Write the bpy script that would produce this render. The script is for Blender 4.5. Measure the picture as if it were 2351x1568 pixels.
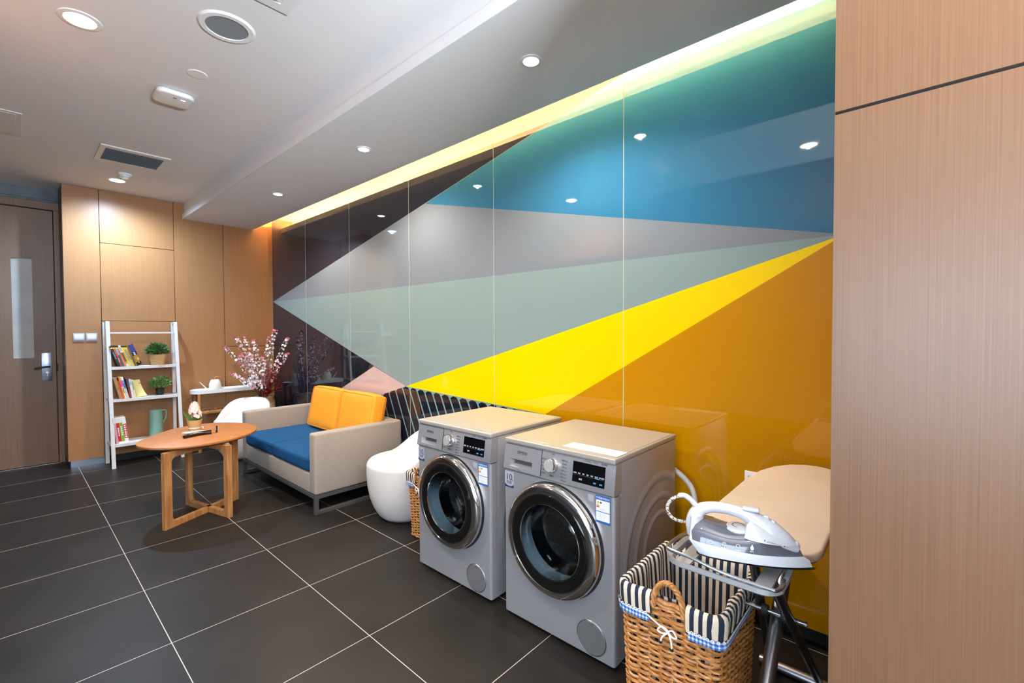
import bpy, bmesh, math, random
from mathutils import Matrix, Vector
PI = math.pi
for o in list(bpy.data.objects): bpy.data.objects.remove(o)
SC = bpy.context.scene
COL = SC.collection
rnd = random.Random(7)

# ------------------------------------------------------------------ camera
def cam_matrix(yaw, pitch, roll, loc):
    fw = Vector((math.sin(yaw)*math.cos(pitch), math.cos(yaw)*math.cos(pitch), -math.sin(pitch)))
    r = Vector((math.cos(yaw), -math.sin(yaw), 0)); u = r.cross(fw)
    c, s = math.cos(roll), math.sin(roll)
    r2 = c*r + s*u; u2 = -s*r + c*u
    m = Matrix((r2, u2, -fw)).transposed().to_4x4()
    m.translation = Vector(loc)
    return m
cd = bpy.data.cameras.new('camera'); cam = bpy.data.objects.new('camera', cd); COL.objects.link(cam)
cd.sensor_width = 36; cd.lens = 1045.2126/2351*36; cd.clip_start = .02
cam.matrix_world = cam_matrix(0.8365727, 0.0228142, -0.00409375, (0, 0, 1.3523))
SC.camera = cam
# ------------------------------------------------------------------ world, exposure
w = bpy.data.worlds.new('world'); SC.world = w; w.use_nodes = True
w.node_tree.nodes['Background'].inputs[0].default_value = (.5, .6, .8, 1)
w.node_tree.nodes['Background'].inputs[1].default_value = .05
SC.view_settings.view_transform = 'Standard'; SC.view_settings.look = 'None'
SC.view_settings.gamma = 1; SC.view_settings.exposure = 0.6
SC.view_settings.use_curve_mapping = False
SC.cycles.max_bounces = 10; SC.cycles.diffuse_bounces = 5; SC.cycles.glossy_bounces = 5
SC.cycles.transparent_max_bounces = 12
SC.cycles.sample_clamp_indirect = 6; SC.cycles.caustics_reflective = False
# lamp and added fill strengths (watts), used by the fixture builders below
POW_SOFFIT = 52.0; POW_WARM = 125.0; POW_WARM_NEAR = 10.0; POW_COOL = 200.0; POW_BACK_FILL = 20.0; COVE = 1700.0; POW_SIDE_FILL = 120.0; POW_UP_FILL = 900.0; POW_ENTRY = 8.0
COL_NEAR = (1, .88, .76); COL_COVE = (1, .64, .24); COL_SIDE_FILL = (.70, .85, 1.0); COL_UP_FILL = (.76, .88, 1); COL_BACK_FILL = (.58, .80, 1.0); COL_WARM = (1, .88, .76); COL_COOL = (.50, .72, 1.0); COL_SOFT = (1, .90, .82)
ZC = 2.82; ZS = 2.643; YF = 6.28; YD = 6.68; XM = 2.265

# ------------------------------------------------------------------ helpers
def lin(c):
    c = c/255.0
    return c/12.92 if c <= .04045 else ((c+.055)/1.055)**2.4
def rgb(r, g, b): return (lin(r), lin(g), lin(b), 1)
def mat(name, col, rough=.5, metal=0, **k):
    m = bpy.data.materials.new(name); m.use_nodes = True
    b = m.node_tree.nodes['Principled BSDF']
    b.inputs['Base Color'].default_value = rgb(*col)
    b.inputs['Roughness'].default_value = rough; b.inputs['Metallic'].default_value = metal
    for kk, v in k.items(): b.inputs[kk.replace('_', ' ')].default_value = v
    return m
def nd(m, t, **k):
    n = m.node_tree.nodes.new(t)
    for a, v in k.items(): setattr(n, a, v)
    return n
def lk(m, a, b): m.node_tree.links.new(a, b)
def noise_mat(name, c1, c2, scale, rough=.5, metal=0, bump=0, detail=4, lo=.35, hi=.65, bscale=None, **k):
    m = mat(name, c1, rough, metal, **k); b = m.node_tree.nodes['Principled BSDF']
    tc = nd(m, 'ShaderNodeTexCoord'); mp = nd(m, 'ShaderNodeMapping'); mp.inputs['Scale'].default_value = scale
    nz = nd(m, 'ShaderNodeTexNoise'); nz.inputs['Scale'].default_value = 1; nz.inputs['Detail'].default_value = detail
    cr = nd(m, 'ShaderNodeValToRGB'); cr.color_ramp.elements[0].position = lo; cr.color_ramp.elements[1].position = hi
    cr.color_ramp.elements[0].color = rgb(*c1); cr.color_ramp.elements[1].color = rgb(*c2)
    lk(m, tc.outputs['Object'], mp.inputs['Vector']); lk(m, mp.outputs[0], nz.inputs['Vector'])
    lk(m, nz.outputs['Fac'], cr.inputs['Fac']); lk(m, cr.outputs[0], b.inputs['Base Color'])
    if bump:
        bp = nd(m, 'ShaderNodeBump'); bp.inputs['Strength'].default_value = bump; bp.inputs['Distance'].default_value = .002
        src = nz.outputs['Fac']
        if bscale:
            n2 = nd(m, 'ShaderNodeTexNoise'); n2.inputs['Scale'].default_value = bscale; n2.inputs['Detail'].default_value = 2
            lk(m, tc.outputs['Object'], n2.inputs['Vector']); src = n2.outputs['Fac']
        lk(m, src, bp.inputs['Height']); lk(m, bp.outputs[0], b.inputs['Normal'])
    return m
def emit(name, col, s):
    m = bpy.data.materials.new(name); m.use_nodes = True
    b = m.node_tree.nodes['Principled BSDF']; b.inputs['Base Color'].default_value = (0, 0, 0, 1)
    b.inputs['Emission Color'].default_value = (*col, 1); b.inputs['Emission Strength'].default_value = s
    return m
def thin_glass(name, tint, refl=.06, rough=.02):
    m = bpy.data.materials.new(name); m.use_nodes = True; nt = m.node_tree
    for n in list(nt.nodes):
        if n.type == 'BSDF_PRINCIPLED': nt.nodes.remove(n)
    out = [n for n in nt.nodes if n.type == 'OUTPUT_MATERIAL'][0]
    t = nd(m, 'ShaderNodeBsdfTransparent'); t.inputs[0].default_value = (*tint, 1)
    g = nd(m, 'ShaderNodeBsdfGlossy'); g.inputs['Roughness'].default_value = rough
    f = nd(m, 'ShaderNodeFresnel'); f.inputs[0].default_value = 1.5
    mm = nd(m, 'ShaderNodeMath', operation='ADD'); mm.inputs[1].default_value = refl
    lk(m, f.outputs[0], mm.inputs[0])
    mx = nd(m, 'ShaderNodeMixShader'); lk(m, mm.outputs[0], mx.inputs[0]); lk(m, t.outputs[0], mx.inputs[1]); lk(m, g.outputs[0], mx.inputs[2])
    lk(m, mx.outputs[0], out.inputs[0])
    return m

class MB:
    def __init__(s): s.V = []; s.F = []; s.I = []; s.mats = []
    def mi(s, m):
        if m not in s.mats: s.mats.append(m)
        return s.mats.index(m)
    def add(s, vs, fs, m, T=None):
        b = len(s.V); i = s.mi(m)
        s.V += [(T @ Vector(v)) if T else Vector(v) for v in vs]
        for f in fs: s.F.append([b+k for k in f]); s.I.append(i)
        return s
    def bmadd(s, bm, m, T=None):
        bm.verts.index_update()
        s.add([v.co.copy() for v in bm.verts], [[v.index for v in f.verts] for f in bm.faces], m, T); bm.free(); return s
    def box(s, x0, y0, z0, x1, y1, z1, m, bev=0, seg=2, T=None):
        bm = bmesh.new(); bmesh.ops.create_cube(bm, size=1)
        for v in bm.verts: v.co = Vector(((x0+x1)/2+v.co.x*(x1-x0), (y0+y1)/2+v.co.y*(y1-y0), (z0+z1)/2+v.co.z*(z1-z0)))
        if bev: bmesh.ops.bevel(bm, geom=bm.edges[:], offset=bev, segments=seg, profile=.5, affect='EDGES')
        return s.bmadd(bm, m, T)
    def tube(s, pts, r, m, n=8, closed=False, caps=True, T=None, flat=1.0):
        pts = [Vector(p) for p in pts]; N = len(pts)
        rr = r if isinstance(r, (list, tuple)) else [r]*N
        vs = []; fs = []; prev = None
        for i, p in enumerate(pts):
            a = pts[(i-1) % N] if (closed or i > 0) else p
            b = pts[(i+1) % N] if (closed or i < N-1) else p
            t = (b-a).normalized() if (b-a).length > 1e-9 else Vector((0, 0, 1))
            if prev is None:
                up = Vector((0, 0, 1)) if abs(t.z) < .9 else Vector((1, 0, 0))
                nx = t.cross(up).normalized()
            else:
                nx = (prev - t*prev.dot(t)); nx = nx.normalized() if nx.length > 1e-6 else t.orthogonal().normalized()
            prev = nx; ny = t.cross(nx)
            for k in range(n):
                a_ = 2*PI*k/n
                vs.append(p + nx*math.cos(a_)*rr[i] + ny*math.sin(a_)*rr[i]*flat)
        M = N if closed else N-1
        for i in range(M):
            for k in range(n):
                a0 = i*n+k; a1 = i*n+(k+1) % n; b0 = ((i+1) % N)*n+k; b1 = ((i+1) % N)*n+(k+1) % n
                fs.append([a0, a1, b1, b0])
        if caps and not closed: fs.append(list(range(n))[::-1]); fs.append([(N-1)*n+k for k in range(n)])
        return s.add(vs, fs, m, T)
    def lathe(s, prof, m, n=32, T=None, a0=0, a1=2*PI):
        vs = []; fs = []; full = abs(a1-a0-2*PI) < 1e-6; K = n if full else n+1
        for (r, z) in prof:
            for k in range(K):
                a = a0+(a1-a0)*k/n; vs.append((r*math.cos(a), r*math.sin(a), z))
        for i in range(len(prof)-1):
            for k in range(n):
                k2 = (k+1) % K
                fs.append([i*K+k, i*K+k2, (i+1)*K+k2, (i+1)*K+k])
        return s.add(vs, fs, m, T)
    def prism(s, poly, z0, z1, m, T=None, bev=0, seg=2):
        bm = bmesh.new(); vb = [bm.verts.new((x, y, z0)) for x, y in poly]; vt = [bm.verts.new((x, y, z1)) for x, y in poly]
        n = len(poly)
        bm.faces.new(vb[::-1]); top = bm.faces.new(vt)
        for i in range(n): bm.faces.new((vb[i], vb[(i+1) % n], vt[(i+1) % n], vt[i]))
        bmesh.ops.recalc_face_normals(bm, faces=bm.faces[:])
        if bev:
            es = [e for e in bm.edges if abs(e.verts[0].co.z-e.verts[1].co.z) < 1e-6]
            bmesh.ops.bevel(bm, geom=es, offset=bev, segments=seg, profile=.5, affect='EDGES')
        return s.bmadd(bm, m, T)
    def text(s, body, size, m, T, ext=.0003, align='CENTER', sx=1):
        cu = bpy.data.curves.new('t', 'FONT'); cu.body = body; cu.size = size; cu.extrude = ext; cu.align_x = align
        cu.align_y = 'CENTER'; cu.resolution_u = 3
        ob = bpy.data.objects.new('t', cu); COL.objects.link(ob)
        dg = bpy.context.evaluated_depsgraph_get(); dg.update()
        me = bpy.data.meshes.new_from_object(ob.evaluated_get(dg))
        s.add([(v.co.x*sx, v.co.y, v.co.z) for v in me.vertices], [list(p.vertices) for p in me.polygons], m, T)
        bpy.data.objects.remove(ob); bpy.data.curves.remove(cu); bpy.data.meshes.remove(me)
        return s
    def done(s, name, parent=None, world=False, smooth=True, ang=38, **props):
        me = bpy.data.meshes.new(name)
        off = Vector((0, 0, 0))
        if world and parent:
            p = parent
            while p: off += p.location; p = p.parent
        me.from_pydata([tuple(v-off) for v in s.V], [], s.F)
        for m in s.mats: me.materials.append(m)
        me.polygons.foreach_set('material_index', s.I)
        if smooth:
            me.polygons.foreach_set('use_smooth', [True]*len(s.F)); me.update()
            me.set_sharp_from_angle(angle=math.radians(ang))
        me.update(); me.validate()
        o = bpy.data.objects.new(name, me); COL.objects.link(o); o.parent = parent
        for k, v in props.items(): o[k] = v
        return o
def thing(name, label, cat, loc=(0, 0, 0), rz=0, group=None):
    o = bpy.data.objects.new(name, None); COL.objects.link(o); o.location = loc; o.rotation_euler = (0, 0, rz)
    o.empty_display_size = .05
    o['label'] = label; o['category'] = cat
    if group: o['group'] = group
    return o
def tag(o, label, cat, group=None):
    o['label'] = label; o['category'] = cat
    if group: o['group'] = group
    return o
def S(o): o['kind'] = 'structure'; return o
def copy_tree(o, parent=None):
    c = o.copy(); COL.objects.link(c); c.parent = parent
    for ch in list(o.children): copy_tree(ch, c)
    return c
def cr(pts, n=6, closed=True):
    P = [Vector(p) for p in pts]; N = len(P); out = []
    for i in range(N if closed else N-1):
        if closed: a, b, c, d = P[(i-1) % N], P[i], P[(i+1) % N], P[(i+2) % N]
        else: a, b, c, d = P[max(i-1, 0)], P[i], P[i+1], P[min(i+2, N-1)]
        for k in range(n):
            t = k/n
            out.append(.5*((2*b)+(-a+c)*t+(2*a-5*b+4*c-d)*t*t+(-a+3*b-3*c+d)*t**3))
    if not closed: out.append(P[-1])
    return out
def rrect(x0, y0, x1, y1, r, n=5):
    out = []
    for cx, cy, a in ((x1-r, y1-r, 0), (x0+r, y1-r, PI/2), (x0+r, y0+r, PI), (x1-r, y0+r, 1.5*PI)):
        for k in range(n+1): t = a+PI/2*k/n; out.append((cx+r*math.cos(t), cy+r*math.sin(t)))
    return out
def T_(x, y, z): return Matrix.Translation((x, y, z))
def Rm(a, ax): return Matrix.Rotation(a, 4, ax)
FRONT = Rm(PI/2, 'X')          # text or disc lying in xy turned to face local -y
def spot(name, parent, loc, col, power, size=150, blend=.8, rad=.04, rot=(0, 0, 0)):
    l = bpy.data.lights.new(name, 'SPOT'); l.energy = power; l.color = col; l.spot_size = math.radians(size); l.spot_blend = blend; l.shadow_soft_size = rad
    o = bpy.data.objects.new(name, l); COL.objects.link(o); o.parent = parent; o.location = loc; o.rotation_euler = rot
    return o

# ------------------------------------------------------------------ materials
M = {}
def wood(name, c1, c2, grain=(260, 260, 2.2), rough=.42, **k):
    m = noise_mat(name, c1, c2, grain, rough, detail=5, lo=.3, hi=.7, **k)
    return m
M['veneer'] = wood('oak_veneer', (150, 101, 58), (164, 114, 69))
M['veneer_door'] = wood('door_veneer', (106, 76, 54), (124, 92, 66))
M['pier'] = wood('pier_veneer', (102, 73, 50), (116, 85, 60), (420, 420, 2.5), .33)
M['oak'] = noise_mat('table_oak', (164, 100, 44), (176, 112, 54), (12, 14, 60), .45, detail=6)
M['oak_leg'] = noise_mat('oak_leg', (150, 96, 50), (182, 128, 76), (45, 45, 5), .42, detail=6)
M['ceil'] = noise_mat('ceiling_paint', (226, 224, 223), (228, 226, 225), (3, 3, 3), .85)
M['white_paint'] = mat('white_paint', (222, 220, 216), .5)
M['concrete'] = noise_mat('grey_render', (92, 98, 104), (112, 118, 124), (6, 6, 6), .8)
M['dark_wall'] = mat('grey_blue_wall', (118, 126, 140), .8)
M['black'] = mat('black_gap', (14, 13, 12), .7)
M['black_gloss'] = mat('black_gloss', (8, 8, 9), .06)
M['steel'] = noise_mat('brushed_steel', (150, 160, 170), (172, 180, 190), (4, 4, 200), .28, 1)
M['chrome'] = mat('chrome', (225, 222, 216), .07, 1)
M['white_pl'] = mat('white_plastic', (232, 232, 230), .32)
M['grey_pl'] = mat('grey_plastic', (150, 155, 160), .5)
M['silver'] = noise_mat('silver_paint', (172, 170, 172), (182, 180, 182), (900, 900, 900), .36, .5)
M['silver_top'] = mat('silver_top', (176, 168, 156), .34, .15)
M['alu'] = mat('aluminium', (176, 178, 182), .3, 1)
M['wicker'] = noise_mat('wicker', (168, 106, 52), (206, 146, 84), (60, 60, 60), .45, detail=3)
M['cream'] = mat('cream_cloth', (226, 208, 184), .9)
M['navy'] = mat('navy_cloth', (28, 36, 52), .9)
M['blue_f'] = noise_mat('blue_upholstery', (18, 66, 108), (24, 76, 118), (300, 300, 300), .9, Specular_IOR_Level=.15, bump=.25)
M['yel_f'] = noise_mat('yellow_upholstery', (240, 150, 22), (246, 160, 30), (200, 200, 200), .62, bump=.2)
M['beige_f'] = noise_mat('beige_upholstery', (150, 136, 122), (162, 148, 134), (320, 320, 320), .85, bump=.3)
M['sofa_fr'] = mat('dark_metal_frame', (74, 69, 66), .5, .1)
M['tub'] = mat('white_moulded_plastic', (222, 214, 206), .38, Subsurface_Weight=.0)
M['paper'] = mat('paper', (236, 234, 230), .8)

def floor_material():
    m = mat('floor_tile', (60, 57, 55), .42, Specular_IOR_Level=.16); b = m.node_tree.nodes['Principled BSDF']
    tc = nd(m, 'ShaderNodeTexCoord'); sx = nd(m, 'ShaderNodeSeparateXYZ'); lk(m, tc.outputs['Object'], sx.inputs[0])
    masks = []; cells = []
    for ax, o0 in ((0, .4534), (1, 2.413)):
        a = nd(m, 'ShaderNodeMath', operation='ADD'); a.inputs[1].default_value = -o0+60
        lk(m, sx.outputs[ax], a.inputs[0])
        d = nd(m, 'ShaderNodeMath', operation='DIVIDE'); d.inputs[1].default_value = .6; lk(m, a.outputs[0], d.inputs[0])
        f = nd(m, 'ShaderNodeMath', operation='FRACT'); lk(m, d.outputs[0], f.inputs[0])
        fl = nd(m, 'ShaderNodeMath', operation='FLOOR'); lk(m, d.outputs[0], fl.inputs[0]); cells.append(fl)
        s = nd(m, 'ShaderNodeMath', operation='SUBTRACT'); s.inputs[1].default_value = .5; lk(m, f.outputs[0], s.inputs[0])
        ab = nd(m, 'ShaderNodeMath', operation='ABSOLUTE'); lk(m, s.outputs[0], ab.inputs[0])
        g = nd(m, 'ShaderNodeMath', operation='GREATER_THAN'); g.inputs[1].default_value = .5-.0016/.6; lk(m, ab.outputs[0], g.inputs[0])
        masks.append(g)
    mx = nd(m, 'ShaderNodeMath', operation='MAXIMUM'); lk(m, masks[0].outputs[0], mx.inputs[0]); lk(m, masks[1].outputs[0], mx.inputs[1])
    nz = nd(m, 'ShaderNodeTexNoise'); nz.inputs['Scale'].default_value = 3; nz.inputs['Detail'].default_value = 6
    n2 = nd(m, 'ShaderNodeTexNoise'); n2.inputs['Scale'].default_value = 160; n2.inputs['Detail'].default_value = 3
    lk(m, tc.outputs['Object'], nz.inputs['Vector']); lk(m, tc.outputs['Object'], n2.inputs['Vector'])
    ad = nd(m, 'ShaderNodeMath', operation='ADD'); lk(m, nz.outputs['Fac'], ad.inputs[0]); lk(m, n2.outputs['Fac'], ad.inputs[1])
    hf = nd(m, 'ShaderNodeMath', operation='MULTIPLY'); hf.inputs[1].default_value = .5; lk(m, ad.outputs[0], hf.inputs[0])
    r = nd(m, 'ShaderNodeValToRGB'); r.color_ramp.elements[0].position = .35; r.color_ramp.elements[1].position = .66
    r.color_ramp.elements[0].color = rgb(28, 25, 23); r.color_ramp.elements[1].color = rgb(43, 39, 35)
    lk(m, hf.outputs[0], r.inputs[0])
    mi = nd(m, 'ShaderNodeMix', data_type='RGBA'); lk(m, mx.outputs[0], mi.inputs[0]); lk(m, r.outputs[0], mi.inputs[6]); mi.inputs[7].default_value = rgb(190, 178, 168)
    lk(m, mi.outputs[2], b.inputs['Base Color'])
    bp = nd(m, 'ShaderNodeBump'); bp.inputs['Strength'].default_value = .12; bp.inputs['Distance'].default_value = .002
    lk(m, n2.outputs['Fac'], bp.inputs['Height']); lk(m, bp.outputs[0], b.inputs['Normal'])
    return m
M['floor'] = floor_material()

# ------------------------------------------------------------------ room shell
S(MB().box(-3.3, -3.1, -.1, 2.5, 7.0, 0, M['floor']).done('floor'))
S(MB().box(-3.3, -3.1, ZC, 2.5, 7.0, ZC+.12, M['ceil']).done('ceiling'))
# lowered soffit with a lip on both long edges; its right edge hides the light cove
so = MB().box(1.358, -3.0, ZS, 2.10, YF, ZS+.062, M['ceil'], .002, 1).box(1.376, -3.0, ZS+.062, 1.95, YF, ZC, M['ceil'])
so = S(so.done('trim_1'))
M['led'] = emit('cove_led', COL_COVE, COVE)
MB().box(1.952, .14, ZS+.0622, 1.974, YF-.02, ZS+.067, M['led']).done('light_strip', so)
# far wall of oak veneer panels over a dark carcase
fw = MB().box(.384, YF+.012, .07, 2.36, YF+.12, ZC, M['black'])
def pan(x0, x1, z0, z1, g=.0022): fw.box(x0+g, YF, z0+g, x1-g, YF+.018, z1-g, M['veneer'], .0012, 1)
pan(.38, .652, .07, ZC); pan(.652, 1.276, 2.277, ZC); pan(.652, 1.276, 1.475, 2.277); pan(.652, 1.276, .07, 1.475)
pan(1.276, 1.764, .07, ZC); pan(1.764, 2.30, 1.178, ZC); pan(1.764, 2.30, .60, 1.178, .003); pan(1.764, 2.30, .07, .60)
fw.box(.38, YF+.001, .07, .40, YD, ZC, M['veneer_door'])  # return beside the door: darker veneer stands in for its shade
S(fw.done('wall_back'))
bb = MB().box(.40, YF+.03, 0, .66, YF+.06, .072, M['steel']).box(.66, YF+.03, 0, 2.32, YF+.06, .072, M['black']).box(.392, YF+.04, 0, .40, YD, .072, M['black'])
S(bb.done('baseboard_back'))
# wall of the recess with the door
dw = MB().box(-3.3, YD, 2.69, .40, YD+.12, ZC, M['concrete']).box(-3.3, YD, 0, -.60, YD+.12, 2.69, M['veneer_door']).box(-3.3, YD-.012, 2.712, .384, YD, 2.718, M['concrete'])
S(dw.done('wall_recess'))
S(MB().box(-.8, YD-.004, 0, .4, YD+.02, .004, M['alu']).done('trim_2'))
d1 = MB().box(-.51, YD+.012, .008, .333, YD+.055, 2.606, M['veneer_door'], .002, 1)
# leaf is cut around the window by building it as four boards
d1 = MB()
for b_ in ((-.51, .035, .008, 2.606), (.179, .333, .008, 2.606)): d1.box(b_[0], YD+.012, b_[2], b_[1], YD+.055, b_[3], M['veneer_door'])
d1.box(.035, YD+.012, .008, .179, YD+.055, 1.10, M['veneer_door']).box(.035, YD+.012, 2.10, .179, YD+.055, 2.606, M['veneer_door'])
door = S(d1.done('door_1', smooth=False))
fr = MB().box(-.60, YD-.012, 2.612, .384, YD+.07, 2.69, M['veneer_door'], .003, 1).box(.338, YD-.012, 0, .384, YD+.07, 2.612, M['veneer_door'], .003, 1).box(-.60, YD-.012, 0, -.515, YD+.07, 2.612, M['veneer_door'], .003, 1)
fr.box(-.515, YD+.056, 0, .338, YD+.066, 2.612, M['black'])
fr.done('door_frame', door)
M['frost'] = noise_mat('frosted_glass', (168, 162, 152), (178, 172, 162), (8, 8, 8), .4, Specular_IOR_Level=.4)
MB().box(.035, YD+.026, 1.10, .179, YD+.04, 2.10, M['frost']).done('frosted_pane', door)
lp = MB().box(.228, YD+.004, .863, .304, YD+.014, 1.148, M['steel'], .003, 2).done('lock_plate', door)
hd = MB().tube([(.283, YD+.006, 1.006), (.283, YD-.045, 1.006)], .010, M['alu'], 10)
hd.tube(cr([(.288, YD-.045, 1.007), (.25, YD-.05, 1.006), (.21, YD-.052, 1.000), (.176, YD-.048, .994)], 5, False), .0095, mat('dark_handle', (70, 64, 60), .3, .9), 10)
hd.done('door_handle', lp)
MB().tube([(.268, YD+.005, .945), (.268, YD-.003, .945)], .011, M['alu'], 14).box(.263, YD-.003, .905, .273, YD+.006, .935, M['alu'], .002, 1).done('keyhole', lp)
MB().box(.335, YD-.016, .955, .347, YD-.010, 1.035, M['black']).done('strike_plate', door)
# long wall carrying the glass panels: dark recessed plinth, veneer backing, seven printed glass panels
bk = MB().box(2.29, .125, .08, 2.45, YF+.12, ZC, M['white_paint']).box(2.272, 6.135, .08, 2.292, YF+.001, ZC, M['veneer'])
wr = S(bk.done('wall_right'))
S(MB().box(2.315, .125, 0, 2.45, YF+.12, .08, M['black']).done('baseboard_right'))
S(MB().box(1.05, -3.1, 0, 2.45, .128, 1.755, M['pier']).box(1.05, -3.1, 1.761, 2.45, .128, ZC, M['pier']).box(1.055, -3.1, 1.75, 2.44, .123, 1.77, M['black']).done('wall_near', smooth=False))
S(MB().box(-3.4, -3.1, 0, -3.3, 7.0, ZC, M['dark_wall']).done('wall_left'))
S(MB().box(-3.3, -3.2, 0, 1.05, -3.1, ZC, M['dark_wall']).done('wall_front'))
wn = MB()  # unseen window frame, added to carry a cool side fill
for y in (-2.6, -1.45, -.35, .8): wn.box(-3.33, y, .45, -3.27, y+.05, 2.15, M['white_paint'])
for z in (.45, 2.10): wn.box(-3.33, -2.6, z, -3.27, .85, z+.05, M['white_paint'])
win = S(wn.done('added_window_1'))
al = bpy.data.lights.new('side_fill', 'AREA'); al.shape = 'RECTANGLE'; al.size = 3.3; al.size_y = 1.6; al.energy = POW_SIDE_FILL; al.color = COL_SIDE_FILL  # fill light set in the added frame
ao = bpy.data.objects.new('side_fill', al); COL.objects.link(ao); ao.location = (-3.28, -.875, 1.3); ao.rotation_euler = (PI/2, 0, -PI/2); ao.parent = win
S(MB().box(-.32, -3.1, 2.23, -.196, 5.6, ZC, M['veneer']).done('trim_3'))

# ---- the mural: colour fields cut into each glass panel
GL = dict(navy=(24, 27, 40), pale=(134, 152, 148), gray=(124, 131, 136), blue=(48, 110, 142), yellow=(246, 208, 0), orange=(194, 132, 4), pink=(196, 172, 166), mint=(122, 156, 146))
GM = {k: mat('glass_'+k, v, .03, Coat_Weight=0.0, IOR=1.52) for k, v in GL.items()}
def half(poly, a, b, sgn):
    out = []; n = len(poly)
    def side(p): return sgn*((b[0]-a[0])*(p[1]-a[1])-(b[1]-a[1])*(p[0]-a[0]))
    for i in range(n):
        p, q = poly[i], poly[(i+1) % n]; sp, sq = side(p), side(q)
        if sp >= 0: out.append(p)
        if (sp >= 0) != (sq >= 0):
            t = sp/(sp-sq); out.append((p[0]+(q[0]-p[0])*t, p[1]+(q[1]-p[1])*t))
    cl = []
    for p in out:
        if not cl or abs(p[0]-cl[-1][0])+abs(p[1]-cl[-1][1]) > 1e-5: cl.append(p)
    if len(cl) > 1 and abs(cl[0][0]-cl[-1][0])+abs(cl[0][1]-cl[-1][1]) <= 1e-5: cl.pop()
    return cl if len(cl) >= 3 else []
def paint(cells, shape, col):
    ar = sum(shape[i][0]*shape[(i+1) % len(shape)][1]-shape[(i+1) % len(shape)][0]*shape[i][1] for i in range(len(shape)))
    if ar < 0: shape = shape[::-1]
    new = []
    for poly, c in cells:
        rest = poly; n = len(shape); outs = []
        for i in range(n):
            a, b = shape[i], shape[(i+1) % n]
            o_ = half(rest, a, b, -1); rest = half(rest, a, b, 1)
            if o_: outs.append((o_, c))
            if not rest: break
        if rest: new += outs; new.append((rest, col))
        else: new.append((poly, c))
    return new
P0 = (6.123, 1.736); PC = (.262, 1.737)
def ext(a, b, y): return (y, a[1]+(b[1]-a[1])*(y-a[0])/(b[0]-a[0]))
SHAPES = []
aX = (2.974, 2.376); YE = -.4; TOPE = ext(P0, (1.226, 2.74), YE)
SHAPES.append(([P0, TOPE, ext(P0, (3.26, .887), YE)], 'pale'))
SHAPES.append(([P0, TOPE, (YE, 1.736)], 'gray'))
SHAPES.append(([aX, TOPE, ext(aX, (.277, 1.746), YE)], 'blue'))
SHAPES.append(([(3.26, .887), ext((3.26, .887), (.276, 1.726), YE), (YE, -1), (3.26, -1)], 'yellow'))
SHAPES.append(([(1.76, .83), ext((1.76, .83), (.276, 1.714), YE), (YE, -1), (1.76, -1)], 'orange'))
SHAPES.append(([(3.767, 1.033), (3.26, .887), (6.0, .11)], 'pink'))
SHAPES.append(([(3.26, .887), (1.77, .826), (1.33, -.1), (3.26, -.1)], 'mint'))
SHAPES.append(([(3.262, .887), (3.262, -.1), (5.2, -.1), (5.2, .338)], 'mint'))
yy = 3.26+.1035*18
DY = .48
k = 0
while yy > 1.80:
    zt = (.887-.041*(3.26-yy)) if yy <= 3.30 else .887-.283*(yy-3.26)
    wd = .086
    yl, yr = yy+.045, yy-.041     # left (farther) and right edges of a bar at its top
    if yy <= 3.30: top = [(yl, zt-.020), (yy+.012, zt-.004), (yr+.012, zt-.010), (yr-.004, zt-.030)]
    else: top = [(yl, zt-.026), (yl-.022, zt-.004), (yr, zt+.010)]
    SHAPES.append((top+[(top[-1][0]-DY*(top[-1][1]+.1), -.1), (top[0][0]-DY*(top[0][1]+.1), -.1)], 'navy'))
    yy -= .1035
SEAMS = [.128, 1.221, 2.212, 3.202, 4.190, 5.170, 6.130]
for i in range(6):
    y0, y1 = SEAMS[i]+.002, SEAMS[i+1]-.002
    cells = [([(y0, .08), (y1, .08), (y1, ZC-.002), (y0, ZC-.002)], 'navy')]
    for sh, c_ in SHAPES: cells = paint(cells, sh, c_)
    g = MB()
    for poly, c_ in cells: g.add([(XM, p[0], p[1]) for p in poly], [list(range(len(poly)))[::-1]], GM[c_])
    fix = g.F
    em = mat('glass_edge', (196, 206, 186), .2) if i == 0 else M['gedge']
    M['gedge'] = em
    for ya in (y0, y1): g.add([(XM, ya, .08), (XM+.012, ya, .08), (XM+.012, ya, ZC-.002), (XM, ya, ZC-.002)], [[0, 1, 2, 3]], em)
    g.add([(XM, y0, .08), (XM+.012, y0, .08), (XM+.012, y1, .08), (XM, y1, .08)], [[0, 1, 2, 3]], em)
    g.add([(XM+.012, y0, .08), (XM+.012, y1, .08), (XM+.012, y1, ZC-.002), (XM+.012, y0, ZC-.002)], [[0, 1, 2, 3]], em)
    g.done('glass_panel', wr, smooth=False)
M['seal'] = mat('clear_sealant', (205, 200, 180), .3)
for y in SEAMS[1:-1]: MB().box(XM+.0015, y-.002, .08, XM+.011, y+.002, ZC-.002, M['seal']).done('panel_seal', wr)
MB().box(XM, 6.128, .08, 2.30, 6.135, ZC, M['veneer']).done('edge_trim', wr)

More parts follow.
